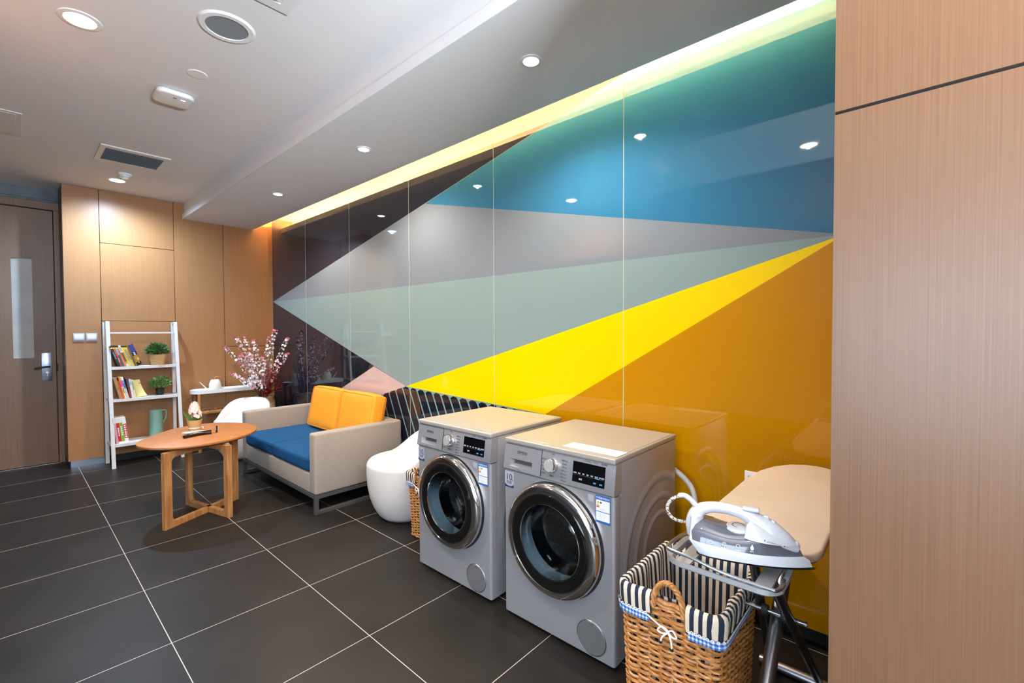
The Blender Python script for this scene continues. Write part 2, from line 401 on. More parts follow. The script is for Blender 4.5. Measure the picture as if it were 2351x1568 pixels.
# ------------------------------------------------------------------ ceiling fixtures
def downlight(name, label, x, y, z, r, col, power, cat='ceiling light', group=None, es=40, sz=150, bl=.7):
    t = thing(name, label, cat, (x, y, z), group=group)
    MB().lathe([(r*.80, -.001), (r*.84, -.006), (r*1.12, -.004), (r*1.15, 0)], M['white_pl'], 36).done('trim_ring', t)
    e = emit('lamp_face', tuple(min(1, c*1.0) for c in col), es)
    MB().lathe([(0, -.0025), (r*.82, -.0025)], e, 32).done('lamp', t)
    spot('bulb', t, (0, 0, -.012), col, power, sz, bl, r*.28)
    return t
gs = 'warm spotlights recessed in the lowered ceiling strip'
downlight('downlight', 'warm downlight in the lowered ceiling strip, largest and nearest of its row of three', 1.70, 1.405, ZS, .045, COL_SOFT, POW_SOFFIT, group=gs)
downlight('downlight', 'warm downlight in the lowered ceiling strip, middle one of its row of three', 1.712, 2.949, ZS, .045, COL_SOFT, POW_SOFFIT, group=gs)
downlight('downlight', 'warm downlight in the lowered ceiling strip, farthest of its row, above the sofa end', 1.719, 4.492, ZS, .045, COL_SOFT, POW_SOFFIT, group=gs)
downlight('downlight', 'large warm downlight in the main ceiling at the upper left corner of the photo', .257, 2.95, ZC, .07, COL_WARM, POW_WARM)
downlight('downlight', 'cool bluish white downlight in the ceiling right in front of the far wood wall', .737, 5.776, ZC, .07, COL_COOL, POW_COOL, es=40, sz=164, bl=1.0)
downlight('downlight', 'warm downlight in the main ceiling above the camera, seen reflected in the blue glass', .24, .69, ZC, .07, COL_NEAR, POW_WARM_NEAR)
gb = 'added cool fill downlights out of view'  # unseen cool lamps, added to fill from behind and the left
for p, wh in (((-1.5, 1.2), 'in the side room level with the washing machines'), ((-1.5, 3.4), 'in the side room level with the sofa'), ((-1.5, -1.4), 'in the side room by the added window'), ((.1, -1.6), 'straight behind the camera')):
    downlight('downlight', 'unseen cool fill downlight added '+wh, p[0], p[1], ZC, .09, COL_BACK_FILL, POW_BACK_FILL, group=gb, es=30)
t = thing('fill_uplight', 'unseen slim suspended uplight added behind the camera as fill', 'fill light', (.28, -2.3, 1.25))  # uplight added out of view to brighten the ceiling
MB().box(-.6, -.06, -.03, .6, .06, .03, M['white_pl'], .01, 2).done('housing', t)
for x in (-.5, .5): MB().tube([(x, 0, .03), (x, 0, ZC-1.25)], .002, M['alu'], 6).done('suspension_wire', t)
al = bpy.data.lights.new('uplight', 'AREA'); al.shape = 'RECTANGLE'; al.size = 1.15; al.size_y = .10; al.energy = POW_UP_FILL; al.color = COL_UP_FILL
ao = bpy.data.objects.new('uplight', al); COL.objects.link(ao); ao.location = (0, 0, .035); ao.rotation_euler = (PI, 0, 0); ao.parent = t
# speaker
t = thing('ceiling_speaker', 'round recessed ceiling speaker with grey perforated grille and white rim', 'speaker', (.737, 2.505, ZC))
MB().lathe([(.088, -.001), (.09, -.008), (.112, -.008), (.122, 0)], M['white_pl'], 48).done('rim', t)
M['grille'] = noise_mat('speaker_grille', (120, 126, 132), (140, 146, 152), (600, 600, 600), .6)
MB().lathe([(0, -.004), (.089, -.004)], M['grille'], 48).done('grille', t)
t = MB().lathe([(0, -.004), (.046, -.004), (.05, 0)], M['white_pl'], 40, T_(.752, 3.08, ZC)).done('cover_plate')
tag(t, 'small round blank white cover disc on the ceiling between speaker and wireless access point', 'ceiling cover')
# wifi access point
t = thing('access_point', 'white rounded square wireless access point on the ceiling with lit blue indicator', 'access point', (.715, 3.455, ZC))
MB().prism(rrect(-.095, -.095, .095, .095, .04), -.036, -.006, M['white_pl'], bev=.012, seg=4).prism(rrect(-.085, -.085, .085, .085, .035), -.006, 0, M['grey_pl']).done('housing', t)
MB().box(.03, -.045, -.0375, .052, -.041, -.0358, emit('led_blue', (.55, .7, 1), 6)).done('indicator_light', t)
mk = MB()
for a in range(3): mk.box(-.008+a*.006, -.052+.002*a, -.0366, -.004+a*.006, -.034+.002*a, -.0358, mat('logo_grey', (90, 80, 80), .5) if a == 0 else bpy.data.materials['logo_grey'])
mk.done('emblem', t)
sl = MB()
for a in range(3): sl.box(-.06+a*.044, .091, -.022, -.026+a*.044, .0956, -.019, M['grey_pl'])
sl.done('vent_slot', t)
# air vent
t = thing('air_vent', 'rectangular white framed air vent with grey slats in the ceiling before the far wall', 'air vent', (.735, 4.97, ZC))
fx, fy = .222, .225
f_ = MB()
for a in ((-fx, -fy, -fx+.035, fy), (fx-.035, -fy, fx, fy), (-fx+.035, -fy, fx-.035, -fy+.06), (-fx+.035, fy-.06, fx-.035, fy)): f_.box(a[0], a[1], -.008, a[2], a[3], 0, M['white_paint'])
f_.done('frame', t)
MB().box(-fx+.03, -fy+.05, -.0015, fx-.03, fy-.05, -.0005, M['black']).done('backing', t)
for k in range(11):
    y = -fy+.075+k*.030
    MB().box(-fx+.035, -.011, -.0008, fx-.035, .011, .0008, M['grey_pl'], T=T_(0, y, -.0065)@Rm(.5, 'X')).done('slat', t)
# smoke detector
t = thing('smoke_detector', 'round white smoke detector on the ceiling beside the cool downlight', 'smoke detector', (.755, 5.50, ZC))
MB().lathe([(.052, 0), (.052, -.014), (.048, -.018), (0, -.018)], M['white_pl'], 32).done('base', t)
MB().lathe([(.040, -.018), (.038, -.03), (.026, -.038), (.024, -.048), (0, -.05)], M['white_pl'], 24).done('sensing_chamber', t)
# access hatch and cassette
t = MB().box(-.50, 4.49, ZC-.006, .095, 5.02, ZC, M['white_paint'], .001, 1).box(-.47, 4.52, ZC-.0085, .066, 4.99, ZC-.006, M['white_paint'], .001, 1).done('access_hatch')
tag(t, 'square white access hatch in the ceiling at the left edge of the photo', 'ceiling hatch')
t = thing('ceiling_diffuser', 'square white ceiling air diffuser cut off by the top edge of the photo', 'air diffuser', (.62, 1.92, ZC))
d = .275; f_ = MB()
for a in ((-d, -d, -d+.05, d), (d-.05, -d, d, d), (-d+.05, -d, d-.05, -d+.05), (-d+.05, d-.05, d-.05, d)): f_.box(a[0], a[1], -.007, a[2], a[3], 0, M['white_paint'])
f_.done('frame', t)
q = MB(); e = d-.05
q.add([(-e, -e, -.002), (e, -e, -.002), (e, e, -.002), (-e, e, -.002), (-.12, -.12, -.05), (.12, -.12, -.05), (.12, .12, -.05), (-.12, .12, -.05)], [[0, 1, 5, 4], [1, 2, 6, 5], [2, 3, 7, 6], [3, 0, 4, 7], [4, 5, 6, 7]], M['white_pl'])
q.done('louvre', t, smooth=False)
# light switches
for x, lab in ((.4785, 'left hand white rocker light switch on the wood wall beside the door'), (.573, 'right hand white rocker light switch, the one next to the white ladder shelf')):
    t = thing('light_switch', lab, 'light switch', (x, YF, 1.307), group='paired wall switches')
    MB().box(-.043, -.009, -.041, .043, 0, .041, mat('switch_grey', (170, 174, 180), .4) if x < .5 else bpy.data.materials['switch_grey'], .004, 2).done('plate', t)
    MB().box(-.034, -.013, -.026, .034, -.009, .030, M['white_pl'], .003, 2).done('rocker', t)

# ================================================================== WASHING MACHINES
GREY_TXT = mat('print_grey', (96, 94, 96), .6); DARK_TXT = mat('print_dark', (40, 40, 44), .5); WHITE_TXT = mat('print_white', (225, 228, 232), .6)
BLUE_ST = mat('sticker_blue', (38, 96, 170), .5); NAVY_ST = mat('sticker_navy', (26, 44, 92), .5); SIL_ST = mat('sticker_silver', (176, 177, 182), .4, .1)
ICE = emit('display_ice', (.85, .92, 1), .75); BLUE_E = emit('display_blue', (.1, .45, 1), .9)
M['bowl'] = thin_glass('bowl_glass', (.74, .88, .94), .14, .06)
M['door_dark'] = mat('door_dark_glass', (16, 15, 15), .05, 0, IOR=1.55)
M['drum'] = noise_mat('drum_steel', (84, 86, 90), (120, 122, 126), (70, 70, 70), .28, 1)
M['gasket'] = mat('gasket_rubber', (150, 160, 168), .5)
HX, HZ, HR = -.004, .445, .228
def washer(label, Yc):
    t = thing('washing_machine', label, 'washing machine', (1.577, Yc, 0), -PI/2, 'pair of silver front loading washing machines')
    W = .295; Dp = .585; sm = M['silver']
    b = MB()
    b.box(-W, .045, .02, -W+.02, Dp, .826, sm, .003).box(W-.02, .045, .02, W, Dp, .826, sm, .003).box(-W+.02, Dp-.02, .02, W-.02, Dp, .826, sm)
    b.box(-W+.02, .03, .02, W-.02, Dp-.02, .05, M['black'])
    # pressed arcs on both side walls
    for sx in (-1, 1):
        for R_, w_ in ((.315, .060), (.225, .050), (.145, .042)):
            NA, NJ = 36, 8; vs = []
            for k in range(NA+1):
                a = math.radians(42+170*k/NA); en = min(1, k/5, (NA-k)/5)
                for j in range(NJ+1):
                    f = j/NJ-.5; rr = R_+f*w_
                    vs.append((sx*(W-.0005+.007*en*math.cos(PI*f)**2), min(.575, .40+rr*math.cos(a)), .37+rr*math.sin(a)))
            b.add(vs, [[k*(NJ+1)+j, k*(NJ+1)+j+1, (k+1)*(NJ+1)+j+1, (k+1)*(NJ+1)+j] for k in range(NA) for j in range(NJ)], sm)
    b.done('cabinet', t)
    # front panel with round opening
    f = MB(); N = 64; x0, x1, z0, z1 = -W, W, .02, .698
    ring = []; out = []
    for k in range(N):
        a = 2*PI*k/N; c, s_ = math.cos(a), math.sin(a); ring.append((HX+HR*c, 0, HZ+HR*s_))
        tx = ((x1-.012-HX)/c) if c > 1e-9 else ((x0+.012-HX)/c if c < -1e-9 else 1e9)
        tz = ((z1-HZ)/s_) if s_ > 1e-9 else ((z0-HZ)/s_ if s_ < -1e-9 else 1e9)
        q = min(tx, tz); out.append((HX+q*c, 0, HZ+q*s_))
    f.add(ring+out, [[k, (k+1) % N, N+(k+1) % N, N+k] for k in range(N)], sm)
    for cx, cz in ((x0+.012, z0), (x1-.012, z0), (x0+.012, z1), (x1-.012, z1)):
        a0 = min(range(N), key=lambda k: (out[k][0]-cx)**2+(out[k][2]-cz)**2)
        k0 = [k for k in range(N) if abs(abs(out[k][0])-abs(cx)) < 1e-4 and (out[k][2]-HZ)*(cz-HZ) > 0 and out[k][0]*cx > 0]
        k1 = [k for k in range(N) if abs(out[k][2]-cz) < 1e-4 and out[k][0]*cx > 0]
        if k0 and k1:
            p = min(k0, key=lambda k: abs(out[k][2]-cz)); q = min(k1, key=lambda k: abs(out[k][0]-cx))
            f.add([out[p], (cx, 0, cz), out[q]], [[0, 1, 2]], sm)
    for sx in (-1, 1):       # rounded vertical edges
        pr = [(sx*(W-.012), 0)]+[(sx*(W-.012+.012*math.sin(a)), .012-.012*math.cos(a)) for a in (.4, .8, 1.2, PI/2)]+[(sx*W, .045)]
        f.add([(x, y, z) for z in (z0, z1) for x, y in pr], [[i, i+1, len(pr)+i+1, len(pr)+i] for i in range(len(pr)-1)], sm)
    f.add([(x0+.012, 0, z1), (x1-.012, 0, z1), (x1-.012, .01, z1), (x0+.012, .01, z1)], [[0, 1, 2, 3]], M['black'])
    f.lathe([(HR, 0), (HR-.002, .02), (.17, .05)], M['gasket'], 48, T=T_(HX, 0, HZ)@Rm(-PI/2, 'X'))
    f.lathe([(.236, -.0008), (.2490, -.0002)], mat('door_shadow_gap', (30, 30, 32), .6) if 'door_shadow_gap' not in bpy.data.materials else bpy.data.materials['door_shadow_gap'], 64, T=T_(HX+.004, 0, HZ)@Rm(-PI/2, 'X'))
    f.done('front_panel', t, ang=50)
    MB().lathe([(.235, .055), (.235, .44), (0, .46)], M['drum'], 48, T=T_(HX, 0, HZ)@Rm(-PI/2, 'X')).done('drum', t)
    for a in (.6, 2.7, 4.8):
        dr = MB(); dr.box(-.03, .09, -.235, .03, .42, -.175, M['drum'], .02, 3, T=T_(HX, 0, HZ)@Rm(a, 'Y')); dr.done('drum_paddle', t)
    hl = MB()
    for i in range(14):
        for j in range(9):
            a = 2*PI*(i+.5*(j % 2))/14
            hl.lathe([(0, 0), (.006, 0)], M['black'], 8, T=T_(HX, 0, HZ)@Rm(a, 'Y')@T_(0, .10+.035*j, -.2335))
    for i in range(60):
        a = i*2.4; r = .024*math.sqrt(i+1)
        hl.lathe([(0, 0), (.006, 0)], M['black'], 8, T=T_(HX+r*math.cos(a), .449-.0*r, HZ+r*math.sin(a))@Rm(PI/2, 'X'))
    hl.done('drum_holes', t, kind='stuff')
    # control panel, slightly raked
    cp = MB()
    yb, yt = -.002, .010
    def seg(xa_, xb_, za_, zb_):
        yf = lambda z: (yb-.004)+(z-.712)*(yt-yb+.004)/.11
        pr = [(yf(za_)+(.0 if za_ > .703 else .002), za_)]
        if za_ < .703: pr.append((yf(.706), .706))
        pr += [(yf(min(zb_, .819)), min(zb_, .819))]
        if zb_ > .82: pr += [(yt+.002, .8245), (yt+.006, .826)]
        pr += [(yt+.045, zb_), (yt+.045, za_)]
        n = len(pr); vs = [(x, y, z) for x in (xa_, xb_) for y, z in pr]
        cp.add(vs, [[i, (i+1) % n, n+(i+1) % n, n+i] for i in range(n)]+[list(range(n))[::-1], [n+i for i in range(n)]], sm)
    seg(-W, -.258, .702, .826); seg(-.258, -.122, .702, .721); seg(-.258, -.122, .756, .826); seg(-.122, W, .702, .826)
    pan_ = cp.done('control_panel', t)
    tilt = math.atan2(yt-yb+.004, .11)
    def onp(x, z, off=.0006): return T_(x, (yb-.004)+(z-.712)*(yt-yb+.004)/.11-off, z)@Rm(PI/2-tilt, 'X')
    # drawer with slot
    dw_ = MB(); A = onp(-.190, .7385)
    dw_.box(-.104, .0175, -.0008, .118, .078, .0006, sm, T=A).box(-.104, -.032, -.0008, .118, -.0175, .0006, sm, T=A).box(-.104, -.0175, -.0008, -.067, .0175, .0006, sm, T=A).box(.067, -.0175, -.0008, .118, .0175, .0006, sm, T=A)
    dwo = dw_.done('detergent_drawer', pan_, smooth=False)
    ln = MB()
    for a in ((-.0685, .7065, .0008, .116), ): ln.box(-.0008, -.057, -.001, .0008, .057, .0014, M['black'], T=onp(-.0715, .764))
    ln.box(-.11, -.0006, -.001, .11, .0006, .0014, M['black'], T=onp(-.18, .8195, .0)); ln.done('drawer_gap', dwo)
    sl = MB(); sh_ = mat('slot_shade', (110, 110, 114), .4, .4) if 'slot_shade' not in bpy.data.materials else bpy.data.materials['slot_shade']
    sl.add([(-.067, .0175, .0006), (.067, .0175, .0006), (.067, -.0175, .0006), (-.067, -.0175, .0006), (-.056, .014, -.022), (.066, .014, -.022), (.066, -.004, -.020), (-.056, -.004, -.020)], [[1, 0, 4, 5], [2, 1, 5, 6], [5, 4, 7, 6]], sh_, T=A)
    sl.add([(-.067, -.0175, .0006), (.067, -.0175, .0006), (.066, -.004, -.020), (-.056, -.004, -.020), (-.067, .0175, .0006), (-.056, .014, -.022)], [[0, 1, 2, 3], [0, 3, 5, 4]], sm, T=A)
    sl.done('drawer_grip', dwo)
    tx = MB(); tx.text('SIEMENS', .0195, DARK_TXT, onp(-.186, .789, .0017), .0003, sx=.82); tx.done('brand_lettering', dwo); tx = MB(); tx.text('iSensoric', .006, GREY_TXT, onp(-.20, .711, .0017))
    tx.done('small_lettering', dwo)
    # knob
    kn = MB().lathe([(.033, 0), (.033, .004), (.0305, .006), (.0295, .024), (.027, .027), (0, .027)], M['chrome'], 40, T=onp(-.012, .768))
    kn.lathe([(0, .0273), (.0265, .0273)], mat('knob_face', (196, 192, 186), .3, .35) if 'knob_face' not in bpy.data.materials else bpy.data.materials['knob_face'], 40, T=onp(-.012, .768)).box(-.0012, .014, .027, .0012, .0265, .0283, WHITE_TXT, T=onp(-.012, .768))
    kn.done('programme_knob', pan_)
    pt = MB()
    L_ = ['棉织物 Cotton', '合成 Easy-Care', '混合 Mix', '羊毛 Wool', '超快洗 15/30']; R_ = ['羽绒服 Down', '衬衫 Shirts', '童装 Kids', '运动 Sport', '内衣 Lingerie', '筒清洁 Drum', '漂洗 Rinse']
    for i, s_ in enumerate(L_): pt.text(s_, .0075, GREY_TXT, onp(-.062, .787-.0150*i), align='CENTER', sx=.75)
    for i, s_ in enumerate(R_): pt.text(s_, .0075, GREY_TXT, onp(.052, .797-.0138*i), align='CENTER', sx=.75)
    pt.text('关机', .008, GREY_TXT, onp(-.012, .814)); pt.text('单脱水', .008, DARK_TXT, onp(-.012, .722)); pt.text('wash&dry', .008, GREY_TXT, onp(.165, .8165)); pt.text('8.0 kg', .007, GREY_TXT, onp(.203, .8165)); pt.text('iQ300', .011, DARK_TXT, onp(.243, .8165), align='CENTER')
    pt.done('programme_lettering', pan_)
    ds = MB().box(-.077, -.042, -.001, .077, .042, .0008, M['black_gloss'], .0006, 1, T=onp(.173, .766)).done('display', pan_)
    dt = MB()
    for i, s_ in enumerate(('加漂洗', '防皱', '预约', '温度', '转速', '洗涤剂', '启动/暂停')):
        dt.text(s_, .0070, WHITE_TXT, onp((.108, .129, .150, .170, .190, .211, .236)[i], .7615, .002), .0002, sx=.8)
    dt.box(-.072, -.0004, 0, .072, .0004, .0004, GREY_TXT, T=onp(.173, .755, .0016)).box(-.010, -.0009, 0, .010, .0009, .0006, BLUE_E, T=onp(.215, .7565, .0017))
    dt.text('童锁', .008, WHITE_TXT, onp(.137, .739, .002), .0002); dt.text('选择', .007, BLUE_E, onp(.205, .7365, .002), .0002); dt.text('确定', .007, BLUE_E, onp(.234, .7365, .002), .0002)
    dt.done('display_lettering', ds)
    # top
    MB().box(-W, .002, .826, W, .592, .848, M['silver_top'], .005, 3).box(-W+.012, .03, .8475, W-.012, .58, .8495, M['silver_top'], .0012, 1).done('worktop', t)
    # door
    DT = T_(HX, 0, HZ)@Rm(PI/2, 'X')
    MB().lathe([(.226, .002), (.244, .004), (.2455, .022), (.240, .034), (.226, .042), (.209, .042), (.206, .038)], M['chrome'], 80, T=DT).done('door_ring', t)
    gl = MB().lathe([(.207, .039), (.200, .045), (.185, .047), (.160, .040)], M['door_dark'], 80, T=DT).lathe([(.2085, .0405), (.2065, .0425), (.204, .0425)], M['black'], 80, T=DT).done('door_glass_rim', t)
    MB().lathe([(.162, .0395), (.156, .02), (.146, -.05), (.132, -.095), (.09, -.112), (0, -.118)], M['bowl'], 64, T=DT).done('door_bowl', t)
    MB().lathe([(.162, .0395), (.1585, .041), (.157, .037)], M['chrome'], 64, T=DT).done('bowl_edge', t)
    hr = MB(); hr.tube([(HX+.196*math.cos(a), -.046, HZ+.196*math.sin(a)) for a in [-.45+.9*k/16 for k in range(17)]], .0035, M['door_dark'], 8, flat=.8); hr.done('door_handle', t)
    # filter flap
    FT = T_(.187, -.0005, .095)@Rm(PI/2, 'X')
    MB().lathe([(0, .0016), (.066, .0016), (.0675, .0002)], mat('filter_grey', (138, 136, 136), .42, .5) if 'filter_grey' not in bpy.data.materials else bpy.data.materials['filter_grey'], 56, T=FT).lathe([(.0675, .0002), (.070, .0012), (.071, 0)], M['alu'], 56, T=FT).done('filter_flap', t)
    MB().box(-.009, .052, .001, .009, .064, .0022, GREY_TXT, .0008, 1, T=FT).done('flap_latch', t)
    # stickers
    s1 = MB(); A = T_(-.263, -.0012, .653)@FRONT; s1.box(-.028, -.037, -.0008, .028, .037, .0004, SIL_ST, T=A)
    s1.add([(-.028, -.037, .0006), (.028, -.037, .0006), (.028, -.022, .0006), (.012, -.031, .0006), (-.012, -.031, .0006), (-.028, -.022, .0006)], [[0, 1, 2, 3, 4, 5]], NAVY_ST, T=A)
    s1.text('10', .042, NAVY_ST, A@T_(-.001, .010, .0007), .0002); s1.text('年', .008, NAVY_ST, A@T_(.022, -.003, .0007), .0002); s1.text('包修', .017, NAVY_ST, A@T_(0, -.015, .0007), .0002)
    s1.done('warranty_sticker', t)
    s2 = MB(); A = T_(.242, -.0012, .638)@FRONT; s2.box(-.034, -.055, -.0008, .034, .055, .0004, BLUE_ST, T=A)
    s2.box(-.031, -.008, .0002, .031, .037, .0007, M['paper'], T=A).box(-.031, -.046, .0002, .031, -.011, .0007, M['paper'], T=A)
    s2.text('中国能效标识', .0105, WHITE_TXT, A@T_(0, .045, .0006), .0002)
    for i, c_ in enumerate(((30, 130, 60), (150, 190, 40), (240, 215, 30), (240, 140, 30), (215, 40, 40))):
        mm = mat('energy_%d' % i, c_, .6) if 'energy_%d' % i not in bpy.data.materials else bpy.data.materials['energy_%d' % i]
        s2.box(-.024-.0012*i, .027-.005*i, .0006, -.020+.0012*i, .031-.005*i, .0011, mm, T=A)
    s2.box(-.013, .024, .0006, -.005, .030, .0011, NAVY_ST, T=A).text('1', .006, WHITE_TXT, A@T_(-.009, .027, .0012), .0001)
    for i, z in enumerate((.003, -.001, -.016, -.021, -.026, -.031, -.037)):
        s2.text('——— —  —— ——' if i % 2 else '—— — ———', .0045, GREY_TXT, A@T_(-.004, z, .0008), .0001)
    s2.done('energy_label', t)
    MB().box(-.013, -.013, -.0008, .013, .015, .0006, SIL_ST, T=T_(.186, -.0012, .672)@FRONT).done('small_sticker', t)
    for x in (-.24, .24):
        for y in (.06, .52): MB().lathe([(0, 0), (.022, 0), (.022, .008), (.012, .012), (.012, .03)], M['black'], 16, T=T_(x, y, 0)).done('foot', t)
    return t
wa = washer('silver front loading washing machine nearest the camera, paper sheet on its top', 1.180)
wb = copy_tree(wa); wb.location = (1.577, 1.862, 0)
wb['label'] = 'silver front loading washing machine farther back, in front of the small wicker basket, bare top'
# paper on the near washer
t = MB().box(1.615, .895, .8500, 1.70, 1.163, .8508, M['paper']).text('~ · ~   ~ ·', .03, GREY_TXT, T_(1.66, 1.03, .8509)@Rm(-PI/2, 'Z'), .0001).done('paper_sheet')
tag(t, 'white paper sheet lying on top of the nearest washing machine', 'paper')
# hose behind the near washer
t = MB().tube(cr([(2.185, .99, .70), (2.20, .90, .66), (2.19, .82, .60), (2.18, .79, .50), (2.195, .78, .42), (2.21, .77, .25), (2.20, .80, .03), (2.19, .95, .014)], 8, False), .013, mat('hose_white', (214, 210, 204), .5), 12)
t = tag(t.done('drain_hose'), 'white drain hose hanging down behind the nearest washing machine', 'hose')

# ================================================================== WICKER BASKETS
GING = [mat('gingham_%d' % i, c, .9) for i, c in enumerate(((236, 240, 246), (120, 158, 210), (46, 92, 168)))]
LACE = mat('lace_white', (240, 238, 232), .9)
def basket(name, label, loc, lx, ly, h, taper, notch=True, rz=0):
    """lx, ly outer size at the rim; the handle face looks to local -x"""
    t = thing(name, label, 'basket', loc, rz, 'wicker laundry baskets with striped liners')
    def per(z, off=0.0, step=None, n=None):
        k = taper*(1-z/h); x0, y0 = lx/2-k+off, ly/2-k+off; r = .022
        P = rrect(-x0, -y0, x0, y0, r, 4)
        # arc-length resample
        pts = [Vector((p[0], p[1], z)) for p in P]; L = [0]
        for i in range(len(pts)): L.append(L[-1]+(pts[(i+1) % len(pts)]-pts[i]).length)
        N = n; out = []; j = 0
        for i in range(N):
            d = L[-1]*i/N
            while L[j+1] < d: j += 1
            f = (d-L[j])/max(1e-9, L[j+1]-L[j]); a, b = pts[j], pts[(j+1) % len(pts)]
            p = a.lerp(b, f); tg = (b-a).normalized(); out.append((p, Vector((tg.y, -tg.x, 0))))
        return out
    stakes = int(round(2*(lx+ly)/.040)); stakes += stakes % 2
    N = stakes*4; rows = int((h-.03)/.0088); wv = MB()
    zs = []
    for r in range(rows):
        z = .012+r*.0088
        zs.append(z)
        base = per(z, -.004, n=N); pts = []
        for i, (p, nn) in enumerate(base):
            ph = PI*i/4+(PI if r % 2 else 0)
            pts.append(p+nn*(.0058*math.sin(ph))+Vector((0, 0, .0018*math.sin(ph*.5+r*1.7)+.0015*math.sin(i*.37+r*2.3))))
        wv.tube(pts, .0047, M['wicker'], 5, closed=True, flat=1.0)
    for k in range(stakes):
        a = per(.004, -.004, n=stakes)[k][0] if k == 0 else None
    lo = per(.004, -.004, n=stakes); hi = per(h-.02, -.004, n=stakes)
    for k in range(stakes): wv.tube([lo[k][0], hi[k][0]], .0034, M['wicker'], 5)
    wv.box(-lx/2+taper+.01, -ly/2+taper+.01, .004, lx/2-taper-.01, ly/2-taper-.01, .012, M['wicker'])
    # thick braided border and foot
    for zz, rr in ((h-.012, .008), (h-.024, .006), (.010, .008)):
        b = per(zz, -.002, n=N); wv.tube([p+nn*.002*math.sin(i*1.1)+Vector((0, 0, .002*math.cos(i*1.1))) for i, (p, nn) in enumerate(b)], rr, M['wicker'], 6, closed=True)
    wv.done('woven_body', t)
    # liner
    NS = int(round(2*(lx+ly)/.0125)); NS += NS % 2; sub = 2; NN = NS*sub
    def ringp(z, off, wob=0): return [p+nn*(off+wob*math.sin(i*.9)) for i, (p, nn) in enumerate(per(min(z, h), off*0, n=NN))]
    prof = [(h-.058, .009), (h-.03, .011), (h-.008, .011), (h+.004, .007), (h+.008, -.004), (h+.003, -.013), (h-.02, -.017), (h-.12, -.019), (h-.30, -.022), (.05, -.024)]
    rings = []
    for (z, off) in prof:
        rg = []
        for i, (p, nn) in enumerate(per(min(z, h), 0, n=NN)):
            wv_ = .0016*math.sin(i*.8+z*9) if off > 0 else .004*math.sin(i*.35+z*6)
            q = p+nn*(off+wv_); q.z = z+(.002*math.sin(i*.5) if z == prof[0][0] else 0); rg.append(q)
        rings.append(rg)
    c0 = per(h, 0, n=NN)
    def in_notch(i): p = c0[i % NN][0]; return notch and p.x < -lx/2+.02 and abs(p.y+.005) < .052
    li = MB()
    for j in range(len(prof)-1):
        for i in range(NN):
            if j < 4 and in_notch(i): continue
            m = M['navy'] if (i//sub) % 2 else M['cream']
            li.add([rings[j][i], rings[j][(i+1) % NN], rings[j+1][(i+1) % NN], rings[j+1][i]], [[0, 1, 2, 3]], m)
    bt = rings[-1]; li.add([(p.x, p.y, .05) for p in bt], [list(range(len(bt)))], M['cream'])
    # weld so the cloth shades smoothly
    o = li.done('striped_liner', t, ang=60)
    bmx = bmesh.new(); bmx.from_mesh(o.data); bmesh.ops.remove_doubles(bmx, verts=bmx.verts[:], dist=1e-5); bmx.to_mesh(o.data); bmx.free()
    NG = int(round(2*(lx+ly)/.0055)); tr = MB(); cg = per(h, 0, n=NG)
    def notch_p(p): return notch and p.x < -lx/2+.02 and abs(p.y+.005) < .060
    for j in range(4):
        for i in range(NG):
            if notch_p(cg[i][0]): continue
            a, na = cg[i]; b, nb = cg[(i+1) % NG]
            z0, z1 = h-.058-.0058*(j+1), h-.058-.0058*j
            sw = .0015*math.sin(i*.22)
            tr.add([(a.x+na.x*.011, a.y+na.y*.011, z0+sw), (b.x+nb.x*.011, b.y+nb.y*.011, z0+sw), (b.x+nb.x*.0115, b.y+nb.y*.0115, z1+sw), (a.x+na.x*.0115, a.y+na.y*.0115, z1+sw)], [[0, 1, 2, 3]], GING[(i % 2)+(j % 2)])
    tr.done('gingham_trim', t)
    lc = MB()
    for i in range(0, NG, 2):
        if notch_p(cg[i][0]): continue
        a, na = cg[i]; p = a+na*.0125; T = Matrix.Translation((p.x, p.y, h-.0575))@na.to_track_quat('Z', 'Y').to_matrix().to_4x4()
        lc.lathe([(.0022, 0), (.0048, .0004), (.0052, 0)], LACE, 8, T=T)
    lc.done('lace_edging', t)
    for sx in ((-1, 1)):
        hm = MB(); R_ = .046
        for q in range(3):
            pts = []
            for k in range(41):
                a = PI*k/40; tw = 2*PI*q/3+k*.75
                c = Vector((sx*(lx/2+.004), R_*math.cos(a)-.005, h-.032+.084*math.sin(a)))
                rad = Vector((0, math.cos(a), math.sin(a)))
                pts.append(c+rad*.0048*math.cos(tw)+Vector((1, 0, 0))*.0048*math.sin(tw))
            hm.tube(pts, .0048, M['wicker'], 6)
        hm.done('handle', t)
    bw = MB(); bx = -lx/2-.017; bz = h-.082
    for sg, wdt in ((1, .030), (-1, .026)):
        bw.tube(cr([(bx, -.012, bz), (bx-.006, -.012+sg*wdt*.6, bz+.012), (bx-.006, -.012+sg*wdt, bz-.004), (bx-.004, -.012+sg*wdt*.5, bz-.008)], 5), .0026, LACE, 6, closed=True)
    bw.tube(cr([(bx-.002, -.012, bz), (bx-.006, .004, bz-.018), (bx-.004, .010, bz-.036)], 5, False), .0026, LACE, 6)
    bw.tube(cr([(bx-.002, -.012, bz), (bx-.006, -.022, bz-.02), (bx-.004, -.024, bz-.045)], 5, False), .0026, LACE, 6)
    bw.tube(cr([(bx-.002, -.012, bz), (bx+.003, .03, bz+.012), (bx+.006, .055, bz+.02)], 5, False), .0024, LACE, 6)
    for y_, z_ in ((.010, -.036), (-.024, -.045)):
        bw.lathe([(0, -.006), (.005, -.003), (.005, .003), (0, .006)], M['black'], 8, T=T_(bx-.004, y_, bz+z_))
    bw.done('cord_bow', t)
    return t
basket('laundry_basket', 'large wicker laundry basket with striped liner in the foreground, under the steam iron', (1.466, .549, 0), .365, .305, .56, .018)
